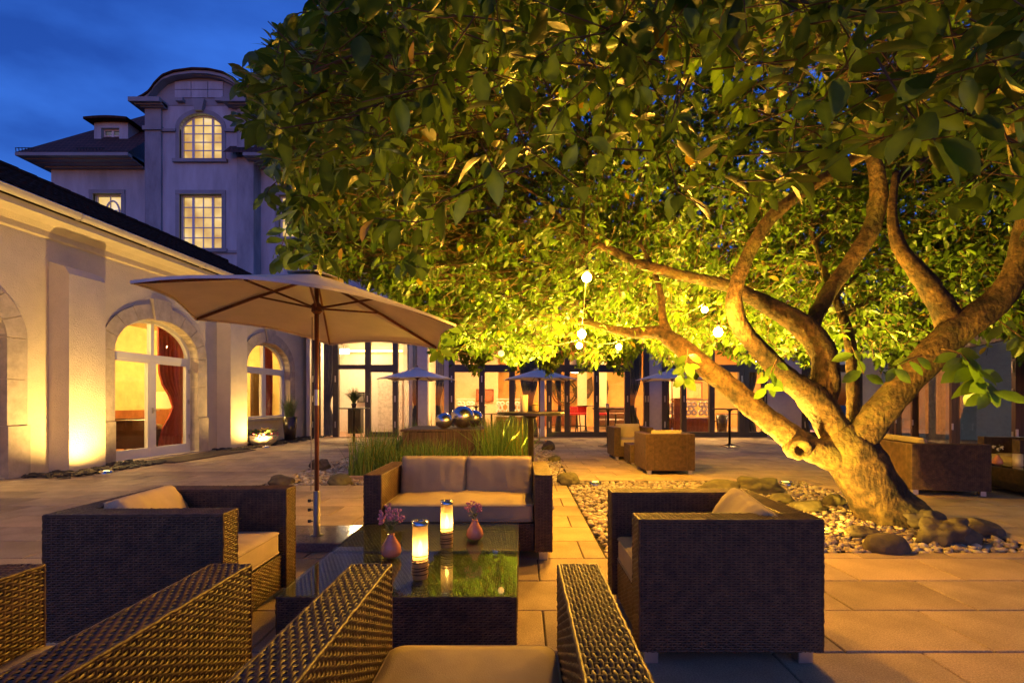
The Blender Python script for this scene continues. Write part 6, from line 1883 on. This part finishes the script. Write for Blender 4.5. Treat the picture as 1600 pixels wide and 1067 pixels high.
# secondary boughs from the limbs out into the crown
rb = random.Random(9)
nb = 0; b_all = 0; used_t = {}
for i in rb.sample(range(NCL), min(900, NCL)):
    if b_all >= 110: break
    p1 = Vector(cl[i]); p0 = Vector(tgt[i])
    L = (p1 - p0).length
    if L < .8 or L > 4.2: continue
    m1 = p0.lerp(p1, .35) + Vector((rb.uniform(-.2, .2), rb.uniform(-.2, .2), .12 * L)); m2 = p0.lerp(p1, .72) + Vector((rb.uniform(-.2, .2), rb.uniform(-.2, .2), .10 * L))
    chk = np.array([p0.lerp(p1, .5), tuple(m1), tuple(m2)])
    if not inside(chk)[0].all(): continue
    kt = tuple(round(c_ * 2.0) for c_ in p0)
    if used_t.get(kt, 0) >= 2: continue
    used_t[kt] = used_t.get(kt, 0) + 1
    r0 = .009 + .005 * L
    pp, rr = catmull([p0 - TO, m1 - TO, m2 - TO, p1 - TO], [r0, r0 * .75, r0 * .5, .006], .12)
    b = MB(); b.tube(pp, rr, 7, jitter=.06); b.build('bough', M['bark'], TREE, True); b_all += 1
# a low sprig in front of the right wing and one hanging near the leaning limb
def sprig(path, n, L0, seed):
    rs = random.Random(seed); pts = [P(*q) for q in path]
    pp, rr = catmull([p - TO for p in pts], [.006] * len(pts), .05)
    b = MB(); b.tube(pp, [.006 - .004 * i / len(pp) for i in range(len(pp))], 6); tb = b.build('sprig', M['twig'], TREE, True)
    for k in range(n):
        q = pp[min(len(pp) - 1, int(len(pp) * (.25 + .75 * k / (n - 1))))]
        th = k * 2.4 + rs.uniform(-.3, .3)
        dd = Vector((math.cos(th) * .8, math.sin(th) * .6, rs.uniform(-1.3, .05))).normalized()
        s_ = dd.cross(Vector((rs.gauss(0, .35), -1.1, .5))).normalized(); n_ = s_.cross(dd)
        L = L0 * rs.uniform(.75, 1.2)
        one = leaf_verts(np.zeros((1, 3)), np.array([dd]), np.array([s_]), np.array([n_]), np.array([L]), np.array([L * .55]), np.array([.15]), np.array([.15]))[0]
        tn = np.zeros((15, 4)); tn[:, 0] = rs.uniform(.5, 1); tn[:, 1] = .8 if (k == 3 and seed == 1) else 0; tn[:, 3] = 1
        obj('leaf', np_mesh('leaf', one, [LQ], M['leaf'], True, tn), TREE, q)
sprig([(1470, 545, 4.7), (1500, 552, 4.55), (1525, 580, 4.45), (1545, 610, 4.4)], 26, .23, 1)
sprig([(1560, 500, 4.6), (1580, 515, 4.5), (1600, 530, 4.4)], 8, .16, 2)
sprig([(1440, 555, 4.7), (1418, 562, 4.6), (1395, 575, 4.5)], 6, .17, 3)
sprig([(1330, 540, 4.9), (1340, 560, 4.8), (1350, 585, 4.7)], 6, .17, 4)

for k_, q_ in enumerate(([(440, 70, 4.6), (415, 85, 4.5), (398, 78, 4.45)], [(420, 150, 4.8), (395, 140, 4.7), (378, 128, 4.6)], [(425, 215, 5.0), (400, 205, 4.9), (385, 190, 4.8)], [(470, 330, 5.0), (452, 352, 4.9), (440, 385, 4.8)], [(470, 395, 4.8), (452, 398, 4.75), (436, 402, 4.7)], [(500, 20, 3.8), (470, 20, 3.7), (450, 30, 3.6)], [(440, 280, 5.2), (425, 290, 5.1), (415, 305, 5.0)], [(700, 500, 5.6), (690, 525, 5.5), (686, 552, 5.4)], [(1075, 545, 5.2), (1072, 565, 5.2), (1068, 590, 5.2)], [(1215, 560, 4.9), (1205, 580, 4.9), (1200, 605, 4.9)])): sprig(q_, 12, .16, 10 + k_)

# ------------------------------------------------------------------ bulbs, cable, ground spots in the pebble bed
BULBCOL = (1.0, .45, .04)
M['bulb'] = emit('lit bulb', BULBCOL, 2100)
M['dimbulb'] = emit('dim bulb', (1.0, .62, .2), 1.4)
sph = MB(); sph.lathe([(max(.0005, .042 * math.sin(PI * k / 10)), -.042 * math.cos(PI * k / 10) - .05) for k in range(11)], 16, cap=False)
bulb_me = sph.mesh('bulb', True, M['bulb']); dim_me = sph.mesh('bulb', True, M['dimbulb'])
sock = MB(); sock.lathe([(.018, -.012), (.02, .03), (.008, .045)], 12); sock_me = sock.mesh('socket', True, M['iron'])
blabel = ('highest glowing bulb hanging alone under the horizontal limb', 'glowing bulb at the lower end of the hanging cable', 'glowing bulb just below the cable end, above the pendant lamp', 'glowing bulb right of the cable end, above the tall curtain', 'glowing bulb against the dark slanting limb', 'glowing bulb half behind leaves upper left of the slanting limb', 'pale unlit-looking globe bulb among the leaves left of the others')
bp_ = []
for (x, y, Yb, lit), lab in zip(BULBS, blabel):
    p = P(x, y, Yb) + Vector((0, 0, .05)); bp_.append(p)
    t = thing('light_bulb', lab, 'bulb', p, 0, 'bulbs of the string lights')
    obj('glass', bulb_me if lit else dim_me, t); obj('socket', sock_me, t)
def cable(pa, pb, sag):
    return [pa.lerp(pb, k / 14) + Vector((0, 0, -sag * 4 * (k / 14) * (1 - k / 14))) for k in range(15)]
b = MB(); up_ = Vector((0, 0, .045))
chain = [P(600, 300, 5.5), bp_[6] + up_, bp_[2] + up_, bp_[1] + up_, bp_[0] + up_]
for a, c in ((bp_[6], bp_[2]), (bp_[2], bp_[1]), (bp_[1], bp_[0]), (bp_[2], bp_[3]), (bp_[3], bp_[5]), (bp_[5], bp_[4])):
    b.tube(cable(a + up_, c + up_, .06), .004, 5)
b.tube([bp_[0] + up_, P(917, 398, 4.9), P(935, 385, 6.1)], .004, 5)
tag(b.build('light_cable', M['cord']), 'thin cable of the string lights looping from bulb to bulb', 'cable')
YEL = (1.0, .57, .06)
def bed_spot(label, x, y_, aim, pw, sz): ground_spot(label, (x, y_, .035), aim, pw, sz, YEL, .7, .06)
p = G(930, 757); bed_spot('ground spotlight in the pebbles at the back left of the tree bed', p.x, p.y, (p.x - .7, p.y - .9, 3.6), 3000, R(96))
p = G(1228, 757); bed_spot('ground spotlight in the pebbles behind the boulders left of the trunk', p.x, p.y, (p.x + .2, p.y + .3, 4), 2600, R(120))
bed_spot('ground spotlight hidden in the pebbles behind the right armchair', 2.30, 4.70, (3.55, 5.3, 1.5), 800, R(125))
bed_spot('ground spotlight among pebbles left of the trunk foot', 3.0, 6.0, (3.2, 5.9, 4), 1500, R(120))
bed_spot('added spotlight in the pond gravel behind the loveseat, brightening the crown', -.1, 7.85, (.5, 7.0, 4.0), 1900, R(84))  # fixture added out of sight to lift the left-middle foliage
b = MB(); b.tube([(.86, 4.55, -.02), (.83, 4.45, .12), (.80, 4.35, .22), (.74, 4.30, .28)], .012, 8); tag(b.build('cable_stub', M['iron'], None, True), 'bent black cable sticking out of the pebbles by the right armchair', 'cable')
